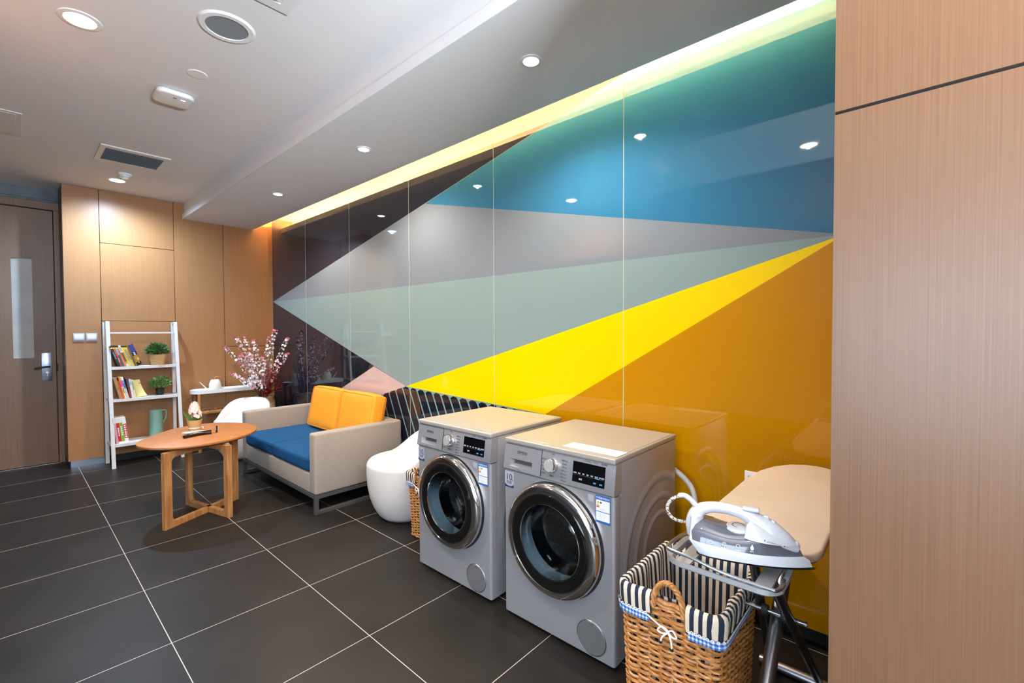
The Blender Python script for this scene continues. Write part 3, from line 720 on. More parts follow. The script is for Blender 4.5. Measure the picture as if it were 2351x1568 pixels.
basket('laundry_basket', 'small wicker basket half hidden between the white tub chair and the farther washing machine', (1.935, 2.388, 0), .36, .295, .425, .02)

# ================================================================== IRONING BOARD
ib = thing('ironing_board', 'ironing board with plain beige cover and folding metal legs beside the right wood wall', 'ironing board', (1.7, .33, 0))
out = [(1.30, .484), (1.62, .484), (1.85, .484), (1.97, .472), (2.07, .443), (2.14, .402), (2.18, .35), (2.185, .30), (2.165, .25), (2.11, .208), (2.02, .183), (1.85, .178), (1.5, .178)]
cor = [(1.36+.085*math.cos(a), .263+.085*math.sin(a)) for a in [-PI/2-(PI/2)*k/6 for k in range(7)]]
outl = [tuple(v[:2]) for v in [Vector((*p, 0)) for p in out]]+cor+[(1.277, .46), (1.283, .477)]
M['board'] = noise_mat('board_cover', (204, 182, 156), (214, 192, 166), (3, 3, 3), .85, bump=.5, bscale=14)
MB().prism(outl, .778, .802, M['board'], bev=.008, seg=3).done('padded_cover', ib, world=True)
MB().prism([(1.7+(x-1.7)*.96, .33+(y-.33)*.93) for x, y in outl], .768, .778, M['alu']).done('board_base', ib, world=True)
DK = mat('leg_dark_metal', (84, 84, 88), .3, .9)
def leg(a, b, r, m=DK): return MB().tube([a, b], r, m, 16).done('leg', ib, world=True)
leg((1.30, .325, .762), (2.014, .434, .03), .0135)
leg((1.22, .262, .745), (2.02, .275, .03), .0135)
leg((1.80, .315, .765), (1.05, .30, .085), .019, M['alu'])
MB().tube([(2.02, .235, .020), (2.02, .475, .020)], .019, M['alu'], 16).done('foot_bar', ib, world=True)
MB().tube([(1.045, .18, .020), (1.045, .45, .020)], .019, M['alu'], 16).tube([(1.05, .30, .085), (1.045, .30, .02)], .016, M['alu'], 12).done('foot_bar', ib, world=True)
bl = MB().tube([(1.478, .235, .53), (1.478, .395, .53)], .006, M['alu'], 10).lathe([(0, 0), (.009, 0), (.009, .006), (0, .006)], M['chrome'], 10, T=T_(1.478, .235, .53)@Rm(PI/2, 'X'))
for y in (.275, .325): bl.lathe([(.007, -.008), (.016, -.008), (.016, .008), (.007, .008)], M['black'], 14, T=T_(1.478, y+.01, .53)@Rm(PI/2, 'X'))
bl.done('pivot_bolt', ib, world=True)
# iron rest at the near end
rs = MB(); ro = rrect(1.118, .225, 1.30, .492, .045, 6); ri = rrect(1.130, .237, 1.288, .480, .034, 6)
nn_ = len(ro)
TRAY = mat('tray_grey', (186, 188, 190), .35, .5)
for k in range(nn_):
    k2 = (k+1) % nn_
    rs.add([(*ro[k], .760), (*ro[k2], .760), (*ro[k2], .772), (*ro[k], .772), (*ri[k], .768), (*ri[k2], .768), (*ri[k], .752), (*ri[k2], .752)], [[0, 1, 2, 3], [3, 2, 5, 4], [4, 5, 7, 6], [6, 7, 1, 0]], TRAY)
rs.box(1.13, .25, .755, 1.29, .285, .762, TRAY).box(1.13, .43, .755, 1.29, .465, .762, TRAY)
iro = rs.done('iron_rest', ib, world=True)
MB().tube(cr([(1.125, .235, .776), (1.125, .31, .776), (1.123, .36, .780), (1.122, .42, .790), (1.125, .475, .792), (1.15, .487, .792), (1.22, .487, .790), (1.28, .482, .785)], 6, False), .0042, M['alu'], 8).tube(cr([(1.125, .235, .776), (1.15, .228, .774), (1.2, .232, .77)], 6, False), .0042, M['alu'], 8).done('wire_rail', iro, world=True)

# ================================================================== STEAM IRON  (local x = towards the tip)
IH = math.atan2(.189-.445, 1.250-1.185)
ir = thing('steam_iron', 'white steam iron with grey see-through water tank resting at the end of the ironing board', 'iron', (1.193, .446, .789), IH)
WH = mat('iron_white', (202, 203, 208), .2); TANK = mat('water_tank_smoke', (96, 96, 104), .1, 0, Coat_Weight=.5); SOLE = mat('soleplate', (60, 66, 74), .15, .9)
def iw(t, L=.270, w=.056):
    return w*(1-max(0, (t-.12)/.88)**2.3)**.9*(1 if t > .08 else .86+.14*t/.08)
def iron_out(L, w, x0=0.0, n=18):
    pts = [(x0+(L-x0)*k/n, iw(k/n, L, w)) for k in range(n+1)]
    return pts+[(x, -y) for x, y in pts[::-1][1:]]
def loft(levels, m, mb):
    n = len(levels[0][1]); vs = [(x, y, z if not callable(z) else z(x, y)) for z, o in levels for x, y in o]
    fs = [[i*n+k, i*n+(k+1) % n, (i+1)*n+(k+1) % n, (i+1)*n+k] for i in range(len(levels)-1) for k in range(n)]
    fs.append(list(range(n))[::-1]); fs.append([(len(levels)-1)*n+k for k in range(n)])
    return mb.add(vs, fs, m)
mb = MB(); loft([(0, iron_out(.272, .054, .022)), (.0035, iron_out(.275, .057, .018))], SOLE, mb); mb.done('soleplate', ir)
mb = MB()
loft([(.0045, iron_out(.268, .056, .024)), (lambda x, y: .020+.012*max(0, 1-x/.10), iron_out(.262, .0575, .004)), (lambda x, y: .026+.010*max(0, 1-x/.15), iron_out(.250, .055, 0))], WH, mb); mb.done('lower_shell', ir)
def topz(base, hump):
    def f(x, y): u = x/.25; return base+hump*(.55*math.exp(-((u-.12)/.22)**2)+.42*math.exp(-((u-.62)/.22)**2)-.5*max(0, u-.6))
    return f
mb = MB()
loft([(lambda x, y: .026+.010*max(0, 1-x/.15), iron_out(.250, .0545, .004)), (topz(.046, .020), iron_out(.242, .050, .006)), (topz(.055, .030), iron_out(.226, .038, .010)), (topz(.058, .034), iron_out(.20, .018, .02))], TANK, mb); mb.done('water_tank', ir)
# white body: rear post, handle, nose
mb = MB()
path = [(.010, 0, .034), (.006, 0, .062), (.016, 0, .092), (.046, 0, .108), (.085, 0, .111), (.120, 0, .105), (.150, 0, .092), (.180, 0, .074), (.212, 0, .054), (.240, 0, .040)]
rad = [.020, .019, .017, .014, .0135, .0145, .021, .026, .022, .008]
pp = cr(path, 4, False); rr_ = [rad[min(int(i/4), 9)]+(rad[min(int(i/4)+1, 9)]-rad[min(int(i/4), 9)])*((i % 4)/4) for i in range(len(pp))]
mb.tube(pp, rr_, WH, 16, flat=1.0); mb.done('handle', ir)
mb = MB(); loft([(lambda x, y: .060-.07*max(0, x-.13), [(x, y) for x, y in iron_out(.246, .046, .125)]), (lambda x, y: .088-.36*max(0, x-.14), [(x, y) for x, y in iron_out(.238, .034, .130)]), (lambda x, y: .098-.44*max(0, x-.14), [(x, y) for x, y in iron_out(.222, .018, .138)])], WH, mb); mb.done('upper_shell', ir); mb = MB()
loft([(.034, [(x*.30, y) for x, y in iron_out(.10, .050, 0)]), (.086, [(x*.30+.002, y*.62) for x, y in iron_out(.10, .050, 0)])], WH, mb); mb.done('rear_shell', ir)
MB().lathe([(.027, -.006), (.030, 0), (.028, .006), (.020, .008), (0, .008)], WH, 32, T=T_(.112, -.004, .067)).lathe([(.013, .0083), (.016, .0083)], GREY_TXT, 24, T=T_(.112, -.004, .067), a0=.5, a1=4.5).done('temperature_dial', ir)
MB().box(.120, -.012, .115, .158, .012, .124, WH, .004, 3, T=T_(0, 0, 0)).box(.166, -.005, .100, .178, .005, .110, WH, .002, 2).box(.182, -.006, .093, .192, .006, .101, WH, .003, 2).done('steam_button', ir)
MB().box(.226, -.007, .050, .240, .007, .060, WH, .003, 2).done('spray_nozzle', ir)
mb = MB(); SIDE = Rm(PI, 'Z')@Rm(PI/2, 'X')
def iside(x, z, k=1): return T_(x, -.058*k, z)@Rm(PI/2, 'X')
SY = lambda x: -(iw(x/.245)*.99+.0030)
for i, x in enumerate((.052, .082, .112, .142)):
    A = T_(x, SY(x)+.0008, .0425)@Rm(-.06-.25*max(0, x-.08)*4, 'Z')@Rm(PI/2-.30, 'X')
    if i == 3: mb.add([(0, .008, 0), (.004, 0, 0), (.003, -.004, 0), (0, -.006, 0), (-.003, -.004, 0), (-.004, 0, 0)], [[0, 5, 4, 3, 2, 1]], WHITE_TXT, T=A)
    else: mb.lathe([(.0036, 0), (.0046, 0)], WHITE_TXT, 16, T=A)
    if i == 1: mb.box(-.0004, -.0005, -.0002, .0004, .003, .0003, WHITE_TXT, T=A)
    mb.text(('防滴漏', '防钙化', '自清洁', '蒸汽')[i], .0042, WHITE_TXT, A@T_(0, -.009, 0), .0001)
mb.text('◂ ◾ professional ◾ ▸', .0062, GREY_TXT, T_(.188, -.0470, .0630)@Rm(-.30, 'Z')@Rm(PI/2-.45, 'X'), .0002)
mb.done('printed_symbols', ir)
def cord_mat():
    m = mat('braided_cord', (226, 218, 204), .9); b = m.node_tree.nodes['Principled BSDF']
    tc = nd(m, 'ShaderNodeTexCoord'); vr = nd(m, 'ShaderNodeTexVoronoi'); vr.inputs['Scale'].default_value = 420
    lk(m, tc.outputs['Object'], vr.inputs['Vector']); r = nd(m, 'ShaderNodeValToRGB'); r.color_ramp.interpolation = 'CONSTANT'
    sp = nd(m, 'ShaderNodeSeparateColor'); lk(m, vr.outputs['Color'], sp.inputs[0]); lk(m, sp.outputs[0], r.inputs[0])
    r.color_ramp.elements[0].color = rgb(60, 50, 44); r.color_ramp.elements[1].color = rgb(230, 222, 208); r.color_ramp.elements[1].position = .3
    lk(m, r.outputs[0], b.inputs['Base Color']); return m
CORD = cord_mat()
mb = MB(); mb.tube(cr([(.014, -.002, .104), (.000, -.004, .120), (-.016, -.006, .130), (-.030, -.008, .128)], 5, False), [.0075]*5+[.007]*5+[.0062]*6, WH, 10); mb.done('cord_guard', ir)
mb = MB(); mb.tube(cr([(-.028, -.008, .128), (-.050, -.006, .112), (-.060, .0, .085), (-.048, .012, .058), (-.020, .035, .044), (.03, .075, .036), (.06, .10, .0195), (.10, .115, .0185), (.15, .11, .0185), (.18, .085, .0185), (.20, .08, .0185)], 8, False), .0042, CORD, 8)
mb.tube(cr([(.030, .085, .024), (.07, .078, .040), (.11, .082, .046), (.15, .084, .034), (.175, .082, .022)], 8, False), .0042, CORD, 8)
mb.done('power_cord', ir)
# wall socket behind the board
t = thing('wall_socket', 'white wall socket on the orange glass behind the ironing board', 'wall socket', (XM, .567, .668))
MB().box(-.007, -.034, -.04, -.0003, .034, .04, M['white_pl'], .003, 2).done('plate', t)
MB().box(-.012, -.02, -.02, -.006, .02, .02, M['grey_pl'], .002, 2).done('insert', t)

# ================================================================== SOFA
sf = thing('sofa', 'two seat sofa with beige upholstered frame and blue seat on a dark metal base', 'sofa', (1.87, 4.07, 0))
X0, X1, Y0, Y1 = 1.49, 2.245, 3.30, 4.84; BF = M['beige_f']
def rb(x0, y0, z0, x1, y1, z1, m, b=.018, sg=4): return MB().box(x0, y0, z0, x1, y1, z1, m, b, sg)
rb(X0, Y0, .145, X1, Y0+.095, .60, BF).done('armrest', sf, world=True)
rb(X0, Y1-.095, .145, X1, Y1, .60, BF).done('armrest', sf, world=True)
rb(X1-.10, Y0+.0955, .145, X1, Y1-.0955, .60, BF).done('backrest', sf, world=True)
rb(X0+.004, Y0+.0955, .145, X1-.101, Y1-.0955, .295, BF, .012).done('seat_base', sf, world=True)
def pillow(mb, w, d, h, m, T, n=14, k=7.0, puff=.012):
    bm = bmesh.new(); bmesh.ops.create_cube(bm, size=2); bmesh.ops.subdivide_edges(bm, edges=bm.edges[:], cuts=n, use_grid_fill=True)
    for v in bm.verts:
        c = v.co; q = (abs(c.x)**k+abs(c.y)**k+abs(c.z)**k)**(1/k); p = c/q
        # keep the corner radius even on all axes
        for i, s_ in enumerate((w, d, h)):
            pass
        f = (1-c.x**2)*(1-c.y**2)
        v.co = Vector((p.x*w/2, p.y*d/2, p.z*(h/2+puff*f)))
    return mb.bmadd(bm, m, T)
def cushion_box(mb, x0, y0, z0, x1, y1, z1, m, r=.028, puff=.012, T=None, seam=True):
    bm = bmesh.new(); bmesh.ops.create_cube(bm, size=1)
    for v in bm.verts: v.co = Vector((v.co.x*(x1-x0), v.co.y*(y1-y0), v.co.z*(z1-z0)))
    bmesh.ops.subdivide_edges(bm, edges=bm.edges[:], cuts=9, use_grid_fill=True)
    W_, D_, H_ = (x1-x0)/2, (y1-y0)/2, (z1-z0)/2
    for v in bm.verts:
        c = v.co; inner = Vector((max(-W_+r, min(W_-r, c.x)), max(-D_+r, min(D_-r, c.y)), max(-H_+min(r, H_*.95), min(H_-min(r, H_*.95), c.z))))
        d_ = c-inner
        if d_.length > 1e-6: c = inner+d_.normalized()*min(r, d_.length if sum(abs(t) > 1e-6 for t in d_) < 2 else r)
        f = max(0, 1-(c.x/W_)**2)*max(0, 1-(c.y/D_)**2); g = max(0, 1-(c.x/W_)**2)*max(0, 1-(c.z/H_)**2); e_ = max(0, 1-(c.y/D_)**2)*max(0, 1-(c.z/H_)**2)
        c.z += puff*f*(1 if c.z > 0 else -1)*min(1, abs(c.z)/H_); c.y += .5*puff*g*(c.y/D_); c.x += .5*puff*e_*(c.x/W_)
        v.co = c
    TT = T_((x0+x1)/2, (y0+y1)/2, (z0+z1)/2)
    return mb.bmadd(bm, m, (T @ TT) if T else TT)
ym = 4.125
for a, b in ((Y0+.097, ym-.002), (ym+.002, Y1-.097)):
    c = MB(); cushion_box(c, X0-.004, a, .300, X1-.102, b, .408, M['blue_f'], .022, .010)
    c.tube(rrect_pts := [(x, y, .385) for x, y in rrect(X0-.0045, a+.0005, X1-.103, b-.0005, .022, 4)], .0022, M['blue_f'], 6, closed=True)
    c.done('seat_cushion', sf, world=True)
fm = MB(); q = .014; F = M['sofa_fr']
def bar(a, b): fm.box(min(a[0], b[0])-q, min(a[1], b[1])-q, min(a[2], b[2])-q, max(a[0], b[0])+q, max(a[1], b[1])+q, max(a[2], b[2])+q, F, .001, 1)
xa, xb, ya, yb = X0+.016, X1-.10, Y0+.018, Y1-.018
bar((xa, ya, .13), (xb, ya, .13)); bar((xa, yb, .13), (xb, yb, .13)); bar((xa, ya+.0283, .13), (xa, yb-.0283, .13)); bar((xb, ya+.0283, .13), (xb, yb-.0283, .13))
fm.done('base_rail', sf, world=True)
for y in (ya, yb):
    fm = MB(); bar((xa, y, .0141), (xb, y, .0141)); bar((xa, y, .0423), (xa, y, .1015)); bar((xb, y, .0423), (xb, y, .1015)); fm.done('sled_leg', sf, world=True)
for (a, b, lab) in ((3.402, 3.955, 'thick yellow back cushion on the sofa, the one nearer the washing machines'), (3.96, 4.525, 'thick yellow back cushion on the sofa, the one nearer the blossom vase')):
    w_ = b-a; t = thing('back_cushion', lab, 'cushion', (2.03, (a+b)/2, .411), group='yellow cushions leaning on the sofa back')
    L = Rm(.20, 'Y')
    c = MB(); cushion_box(c, -.070, -w_/2, .012, .070, w_/2, .405, M['yel_f'], .030, .012, T=L); c.done('cushion_body', t)
    c = MB()
    for xx in (-.066, .066): c.tube([(xx, y, z) for y, z in rrect(-w_/2+.010, .022, w_/2-.010, .396, .03, 5)], .0020, M['yel_f'], 6, closed=True, T=L)
    c.done('piping', t)

# ================================================================== WHITE TUB CHAIRS
def tub(name, label, loc, rz, R=.268):
    """back towards local +y"""
    t = thing(name, label, 'chair', loc, rz, 'white moulded tub chairs')
    N = 72; rings = []
    def rim(a):      # a = 0 at the back
        c = math.cos(a); u = max(0, (c+.25)/1.25); u = u*u*(3-2*u)
        return u
    prof = []
    cols = []
    for k in range(N):
        a = 2*PI*k/N; u = rim(a); dx, dy = math.sin(a), math.cos(a)
        H = .425+.185*u
        col = []
        for r, z in ((0, 0), (.13, 0), (.160, .006), (.190, .035), (.222, .09), (.247, .16), (.262, .24), (R, .32), (R, .385)): col.append((r, z))
        # outer wall on to the rim, leaning outwards a little at the back
        r0 = R
        for i in range(1, 7):
            f = i/6; col.append((r0+.012*u*f-(1-u)*.010*f**2, .385+(H-.385-.012)*f))
        col.append((r0-.008-.014*(1-u)+.004*u, H)); 
        ri = r0-.035-.03*(1-u)
        col.append((ri+.006, H-.004*u))
        zs = .423
        for i in range(1, 6):
            f = i/5; col.append((ri-(.070*u)*math.sin(f*PI/2)**2*1.0, H-.004*u+(zs-(H-.004*u))*(1-math.cos(f*PI/2)) if u > .02 else H+(zs-H)*f))
        for f in (.75, .5, .25, 0): col.append(((ri-.07*u)*f, zs-.010*(1-f*f)))
        cols.append([(r*dx, r*dy, z) for r, z in col])
    n = len(cols[0]); vs = [p for c in cols for p in c]
    fs = [[k*n+i, ((k+1) % N)*n+i, ((k+1) % N)*n+i+1, k*n+i+1] for k in range(N) for i in range(n-1)]
    mb = MB(); mb.add(vs, fs, M['tub'])
    o = mb.done('moulded_shell', t, ang=80)
    b = bmesh.new(); b.from_mesh(o.data); bmesh.ops.remove_doubles(b, verts=b.verts[:], dist=1e-5); bmesh.ops.recalc_face_normals(b, faces=b.faces[:]); b.to_mesh(o.data); b.free()
    MB().lathe([(0, .0), (.12, .0), (.12, .003), (0, .003)], M['grey_pl'], 32).done('foot_pad', t)
    return t
tub('tub_chair', 'white moulded tub chair between the sofa and the small wicker basket', (1.945, 2.83, 0), -1.95)
tub('tub_chair', 'white moulded tub chair behind the oval coffee table, in front of the plant bench', (1.70, 5.50, 0), -.75)

# ================================================================== COFFEE TABLE
tb = thing('coffee_table', 'oval light wood coffee table with four square legs on crossed rails', 'coffee table', (1.0, 4.02, 0))
po = [(.590, 4.077), (.640, 3.925), (.772, 3.812), (.935, 3.775), (1.123, 3.813), (1.29, 3.94), (1.385, 4.15), (1.37, 4.36), (1.26, 4.54), (1.09, 4.62), (.90, 4.56), (.72, 4.37), (.62, 4.22)]
oo = [(v.x, v.y) for v in cr([(x, y, 0) for x, y in po], 6)]
cx_, cy_ = .99, 4.19
tp = MB(); tp.prism(oo, .546, .562, M['oak'], bev=.003, seg=2)
def sc_(k): return [(cx_+(x-cx_)*k, cy_+(y-cy_)*k) for x, y in oo]
a, b = sc_(.985), sc_(.90); n = len(oo)
tp.add([(x, y, .546) for x, y in a]+[(x, y, .530) for x, y in b], [[k, n+k, n+(k+1) % n, (k+1) % n] for k in range(n)]+[[n+k for k in range(n)][::-1]], M['oak_leg'])
tp.done('table_top', tb, world=True)
A, B_, C_, D_ = Vector((.69, 3.83)), Vector((1.067, 3.736)), Vector((1.225, 4.118)), Vector((.925, 4.28))
CT = Vector((.997, 3.995))
def cleg(p, nm='leg'):
    d = (CT-p); L = d.length; ang = math.atan2(d.y, d.x)
    h = .530; lw = .052; rh = .042; r = .035; th = .017
    def arc(cx, cz, a0, a1): return [(cx+r*math.cos(a0+(a1-a0)*k/6), cz+r*math.sin(a0+(a1-a0)*k/6)) for k in range(7)]
    poly = [(0, 0), (L, 0), (L, rh)]+arc(lw+r, rh+r, -PI/2, -PI)+arc(lw+r, h-rh-r, PI, PI/2)+[(L, h-rh), (L, h), (0, h)]
    T = T_(p.x, p.y, 0)@Rm(ang, 'Z')@Rm(PI/2, 'X')
    MB().prism(poly, -th, th, M['oak_leg'], T=T, bev=.002, seg=1).done(nm, tb, world=True)
for p in (A, B_, C_, D_): cleg(p)

# ---- things on the coffee table
TZ = .5622
t = thing('potted_hyacinth', 'pale pink potted hyacinth in a brown paper pot on the coffee table', 'potted plant', (.985, 4.30, TZ))
POT = mat('kraft_pot', (196, 150, 98), .7)
MB().lathe([(0, 0), (.037, 0), (.052, .095), (.049, .095), (.045, .07), (0, .07)], POT, 28).lathe([(.0425, .028), (.0435, .034), (.0425, .034)], M['white_paint'], 28).done('pot', t)
mb = MB()
mb.lathe([(.0432, .030), (.0445, .038)], M['paper'], 28)
mb.tube([(.046, -.012, .036), (.055, -.018, .030), (.052, -.02, .020)], .003, M['paper'], 6); mb.done('paper_band', t)
MB().add([(-.052, .0, .094), (-.062, .012, .125), (-.045, .03, .118), (-.03, .043, .094), (-.045, .02, .08)], [[0, 1, 2, 3, 4], [4, 3, 2, 1, 0]], POT).done('wrapper_corner', t)
LEAF = mat('leaf_green', (70, 118, 46), .5); LEAFD = noise_mat('leaf_dark', (36, 74, 40), (70, 112, 58), (40, 40, 40), .5); LEAFB = noise_mat('leaf_bright', (84, 112, 58), (150, 168, 104), (50, 50, 50), .5)
def blade(mb, base, tip, wd, bend, m, n=7):
    base = Vector(base); tip = Vector(tip); side = (tip-base).cross(Vector((0, 1, .2))).normalized()
    vs = []
    for k in range(n+1):
        f = k/n; p = base.lerp(tip, f)+Vector(bend)*math.sin(PI*f); w_ = wd*math.sin(PI*min(1, .18+f*.82))*(1 if f < 1 else 0)
        vs += [p-side*w_, p+Vector((0, -.25*w_, 0)), p+side*w_]
    mb.add(vs, [[3*k, 3*k+1, 3*k+4, 3*k+3] for k in range(n)]+[[3*k+1, 3*k+2, 3*k+5, 3*k+4] for k in range(n)], m)
mb = MB()
for tp_, bd in (((-.085, -.02, .185), (-.01, 0, 0)), ((-.045, -.03, .16), (-.012, 0, 0)), ((.015, -.03, .15), (.012, 0, 0)), ((.045, -.01, .13), (.01, 0, .01)), ((-.02, -.035, .145), (0, 0, 0)), ((.03, .03, .14), (.01, 0, 0)), ((.05, -.035, .105), (0, 0, .012))): blade(mb, (0, 0, .07), tp_, .0085, bd, LEAF)
mb.done('leaves', t)
MB().tube([(0, 0, .07), (.0, 0, .15), (-.002, 0, .215)], .005, LEAF, 8).done('stem', t)
PINK = mat('hyacinth_pink', (244, 214, 202), .6)
def flower(mb, c, r, m, nrm, petals=5, cup=.35, m2=None):
    nrm = Vector(nrm).normalized(); u = nrm.orthogonal().normalized(); v = nrm.cross(u); c = Vector(c); a0 = rnd.random()*6
    for k in range(petals):
        a = a0+2*PI*k/petals; d = u*math.cos(a)+v*math.sin(a); s_ = nrm.cross(d)
        mb.add([c, c+d*r*.55+s_*r*.42+nrm*r*cup*.5, c+d*r+nrm*r*cup, c+d*r*.55-s_*r*.42+nrm*r*cup*.5], [[0, 1, 2, 3]], m)
    if m2: mb.lathe([(0, r*.25), (r*.12, r*.2), (r*.1, 0)], m2, 5, T=T_(*c)@nrm.to_track_quat('Z', 'Y').to_matrix().to_4x4())
mb = MB()
for k in range(46):
    z = .13+.095*(k/45); a = k*2.4; r = .028*math.sin(PI*(.25+.65*k/45))+.008
    d = Vector((math.cos(a), math.sin(a), .15)); c = Vector((math.cos(a)*r+(.014 if k < 12 else 0), math.sin(a)*r, z-(.012 if k < 8 else 0)))
    flower(mb, c, .017, PINK, d, 6, .1); mb.tube([(0, 0, z), c], [.002, .005], PINK, 5)
mb.done('blossom', t)
# dish and the curved black case with its small black tassel
t = thing('oval_dish', 'small white oval dish on the coffee table behind the black case', 'dish', (.960, 4.175, TZ), -.35)
MB().lathe([(0, .0), (.5, .001), (.8, .006), (1.0, .016), (.96, .017), (.75, .009), (0, .005)], M['tub'], 32, T=Matrix.Diagonal((.086, .036, 1.3, 1))).done('bowl', t)
t = thing('black_case', 'long curved glossy black case lying on the coffee table', 'case', (.958, 4.10, TZ), .08)
mb = MB(); mb.tube(cr([(-.095, -.018, .012), (-.05, .004, .014), (.0, .014, .015), (.05, .012, .015), (.092, .0, .016)], 6, False), [.013+.007*min(1, i/9) for i in range(25)], mat('case_black', (16, 15, 15), .16), 14, flat=.75); mb.done('shell', t)
mb = MB(); mb.tube(cr([(.090, .0, .014), (.108, .0, .005), (.125, .004, .003), (.135, .02, .006)], 5, False), .0012, M['black'], 6); mb.done('cord', t)
mb = MB(); mb.tube(cr([(.130, .01, .004), (.142, .04, .012), (.155, .075, .030), (.162, .09, .04)], 5, False), [.004]+[.0065]*13+[.004]*2, bpy.data.materials['case_black'], 8, flat=.5); mb.done('tassel', t)

# ================================================================== LADDER SHELF
LW = noise_mat('white_stained_wood', (206, 202, 197), (216, 213, 208), (20, 20, 200), .5)
ls = thing('ladder_shelf', 'white wooden ladder shelf with a top rail and three shelves against the wood wall', 'shelf', (.975, 6.1, 0))
FYB, FYT = 5.945, 6.165        # front uprights lean back
def fy_(z): return FYB+(FYT-FYB)*z/1.47
XL, XR = .684, 1.251; TH = .020
def upright(x):
    a = MB(); w_ = .0155; xr_ = x-(.014 if x < 1 else .005)
    a.add([(x-w_, fy_(0), 0), (x+w_, fy_(0), 0), (x+w_, fy_(0)+.024, 0), (x-w_, fy_(0)+.024, 0), (x-w_, fy_(1.47), 1.47), (x+w_, fy_(1.47), 1.47), (x+w_, fy_(1.47)+.024, 1.47), (x-w_, fy_(1.47)+.024, 1.47)], [[3, 2, 1, 0], [4, 5, 6, 7], [0, 1, 5, 4], [1, 2, 6, 5], [2, 3, 7, 6], [3, 0, 4, 7]], LW)
    a.done('front_upright', ls, world=True)
    MB().box(xr_-w_, 6.246, 0, xr_+w_, 6.272, 1.46, LW, .001, 1).done('rear_upright', ls, world=True)
    MB().box(x-w_, fy_(1.46)+.0241, 1.452, x+w_, 6.2459, 1.47, LW).done('top_block', ls, world=True)
for x in (XL, XR): upright(x)
for z in (1.003, .677, .232):
    m_ = MB(); yf = fy_(z); nsl = max(2, int((6.245-yf)/.05)); dd = (6.245-yf)/nsl
    for k in range(nsl): m_.box(XL-.016, yf-.0005+dd*k+(0.0 if k == 0 else .003), z-.018, XR+.016, yf+dd*(k+1)-.003, z, LW, .001, 1) if k else m_.box(XL+.0172, yf+.002, z-.018, XR-.0172, yf+dd-.003, z, LW, .001, 1)
    m_.done('shelf_board', ls, world=True)
    MB().box(XL+.0171, yf-.001, z-.028, XR-.0171, yf+.012, z-.0181, LW).done('shelf_lip', ls, world=True)
MB().box(XL+.0171, fy_(1.35), 1.342, XR-.0171, fy_(1.35)+.035, 1.358, LW, .001, 1).done('top_rail', ls, world=True)
# ---- books: (x at the foot, thickness, height, lean, spine colours)
PAGES = mat('book_pages', (226, 214, 190), .8)
bm_cache = {}
def cmat(c):
    if c not in bm_cache: bm_cache[c] = mat('cover_%02x%02x%02x' % c, c, .45)
    return bm_cache[c]
def book(label, x, y, z, th, h, d, lean, cols, group, rz=0.0, marks=None):
    t = thing('book', label, 'book', (x, y, z), rz, group)
    T = Rm(-lean, 'Y')
    mb = MB(); base = cmat(cols[0][0])
    mb.box(0, 0, 0, .0015, d, h, base, T=T); mb.box(th-.0015, 0, 0, th, d, h, base, T=T); mb.box(.0015, 0, 0, th-.0015, .002, h, base, T=T)
    prev = 0
    for qi, (c, f0, f1) in enumerate(cols): mb.box(.0002+.0012*(f0 > 0 and f1 < .78 and len(cols) == 2), -.0006-.0002*qi, h*f0, th-.0002-.0012*(f0 > 0 and f1 < .78 and len(cols) == 2), 0, h*f1, cmat(c), T=T)
    if marks:
        c, f0, f1, nn = marks
        for k in range(nn):
            zz = h*(f0+(f1-f0)*(k+.5)/nn); mb.box(th*.28, -.0018, zz-h*(f1-f0)/nn*.33, th*.72, -.0005, zz+h*(f1-f0)/nn*.33, cmat(c), T=T)
    mb.done('cover', t, smooth=False)
    MB().box(.0015, .002, .003, th-.0015, d-.003, h-.004, PAGES, T=T).done('page_block', t, smooth=False)
    return t
def place_row(specs, x, y, z, group, lean, d=.15):
    for (label, th, h, cols, marks) in specs:
        book(label, x, y, z+math.sin(lean)*0+.0004, th, h, d, lean, cols, group, 0, marks)
        x += th/math.cos(lean)+.0006
BK = (20, 20, 24); YL = (240, 205, 50)
g1 = 'books leaning on the top shelf'
place_row([
 ('black and dark blue book, leftmost on the top shelf', .020, .222, [((22, 26, 36), 0, .86), (YL, .86, .92), (BK, .92, 1)], ((150, 160, 170), .35, .7, 5)),
 ('red book with dark and yellow head, second on the top shelf', .015, .224, [((176, 60, 48), 0, .55), ((206, 84, 60), .55, .86), (YL, .86, .92), (BK, .92, 1)], ((232, 200, 180), .2, .4, 3)),
 ('teal and light blue book between the red and orange ones', .014, .224, [((34, 86, 104), 0, .55), ((120, 176, 190), .55, .86), (YL, .86, .92), (BK, .92, 1)], None),
 ('plain orange book on the top shelf', .014, .224, [((222, 120, 66), 0, .86), (YL, .86, .92), (BK, .92, 1)], ((170, 60, 40), .5, .75, 4)),
 ('book with white paper label over a brown picture spine', .018, .226, [((220, 214, 206), 0, .12), ((226, 150, 50), .12, .22), ((110, 84, 50), .22, .66), ((232, 226, 220), .66, 1)], ((120, 120, 130), .72, .92, 3)),
 ('bright yellow book on the top shelf', .014, .224, [((244, 202, 36), 0, .92), (BK, .92, 1)], ((214, 120, 40), .25, .7, 6)),
 ('pale green grey book with a yellow head', .013, .224, [((172, 190, 160), 0, .84), (YL, .84, .92), (BK, .92, 1)], ((60, 96, 110), .3, .8, 7)),
 ('ochre yellow book next to the picture book', .014, .222, [((222, 176, 60), 0, .84), (YL, .84, .92), (BK, .92, 1)], ((110, 60, 40), .3, .75, 7))],
 .752, fy_(1.0)+.012, 1.003, g1, .30)
t = thing('book', 'book with blue and gold picture cover leaning at the right end of the top shelf', 'book', (.896, 6.104, 1.0034), 0, g1)
T = Rm(-.34, 'Y')
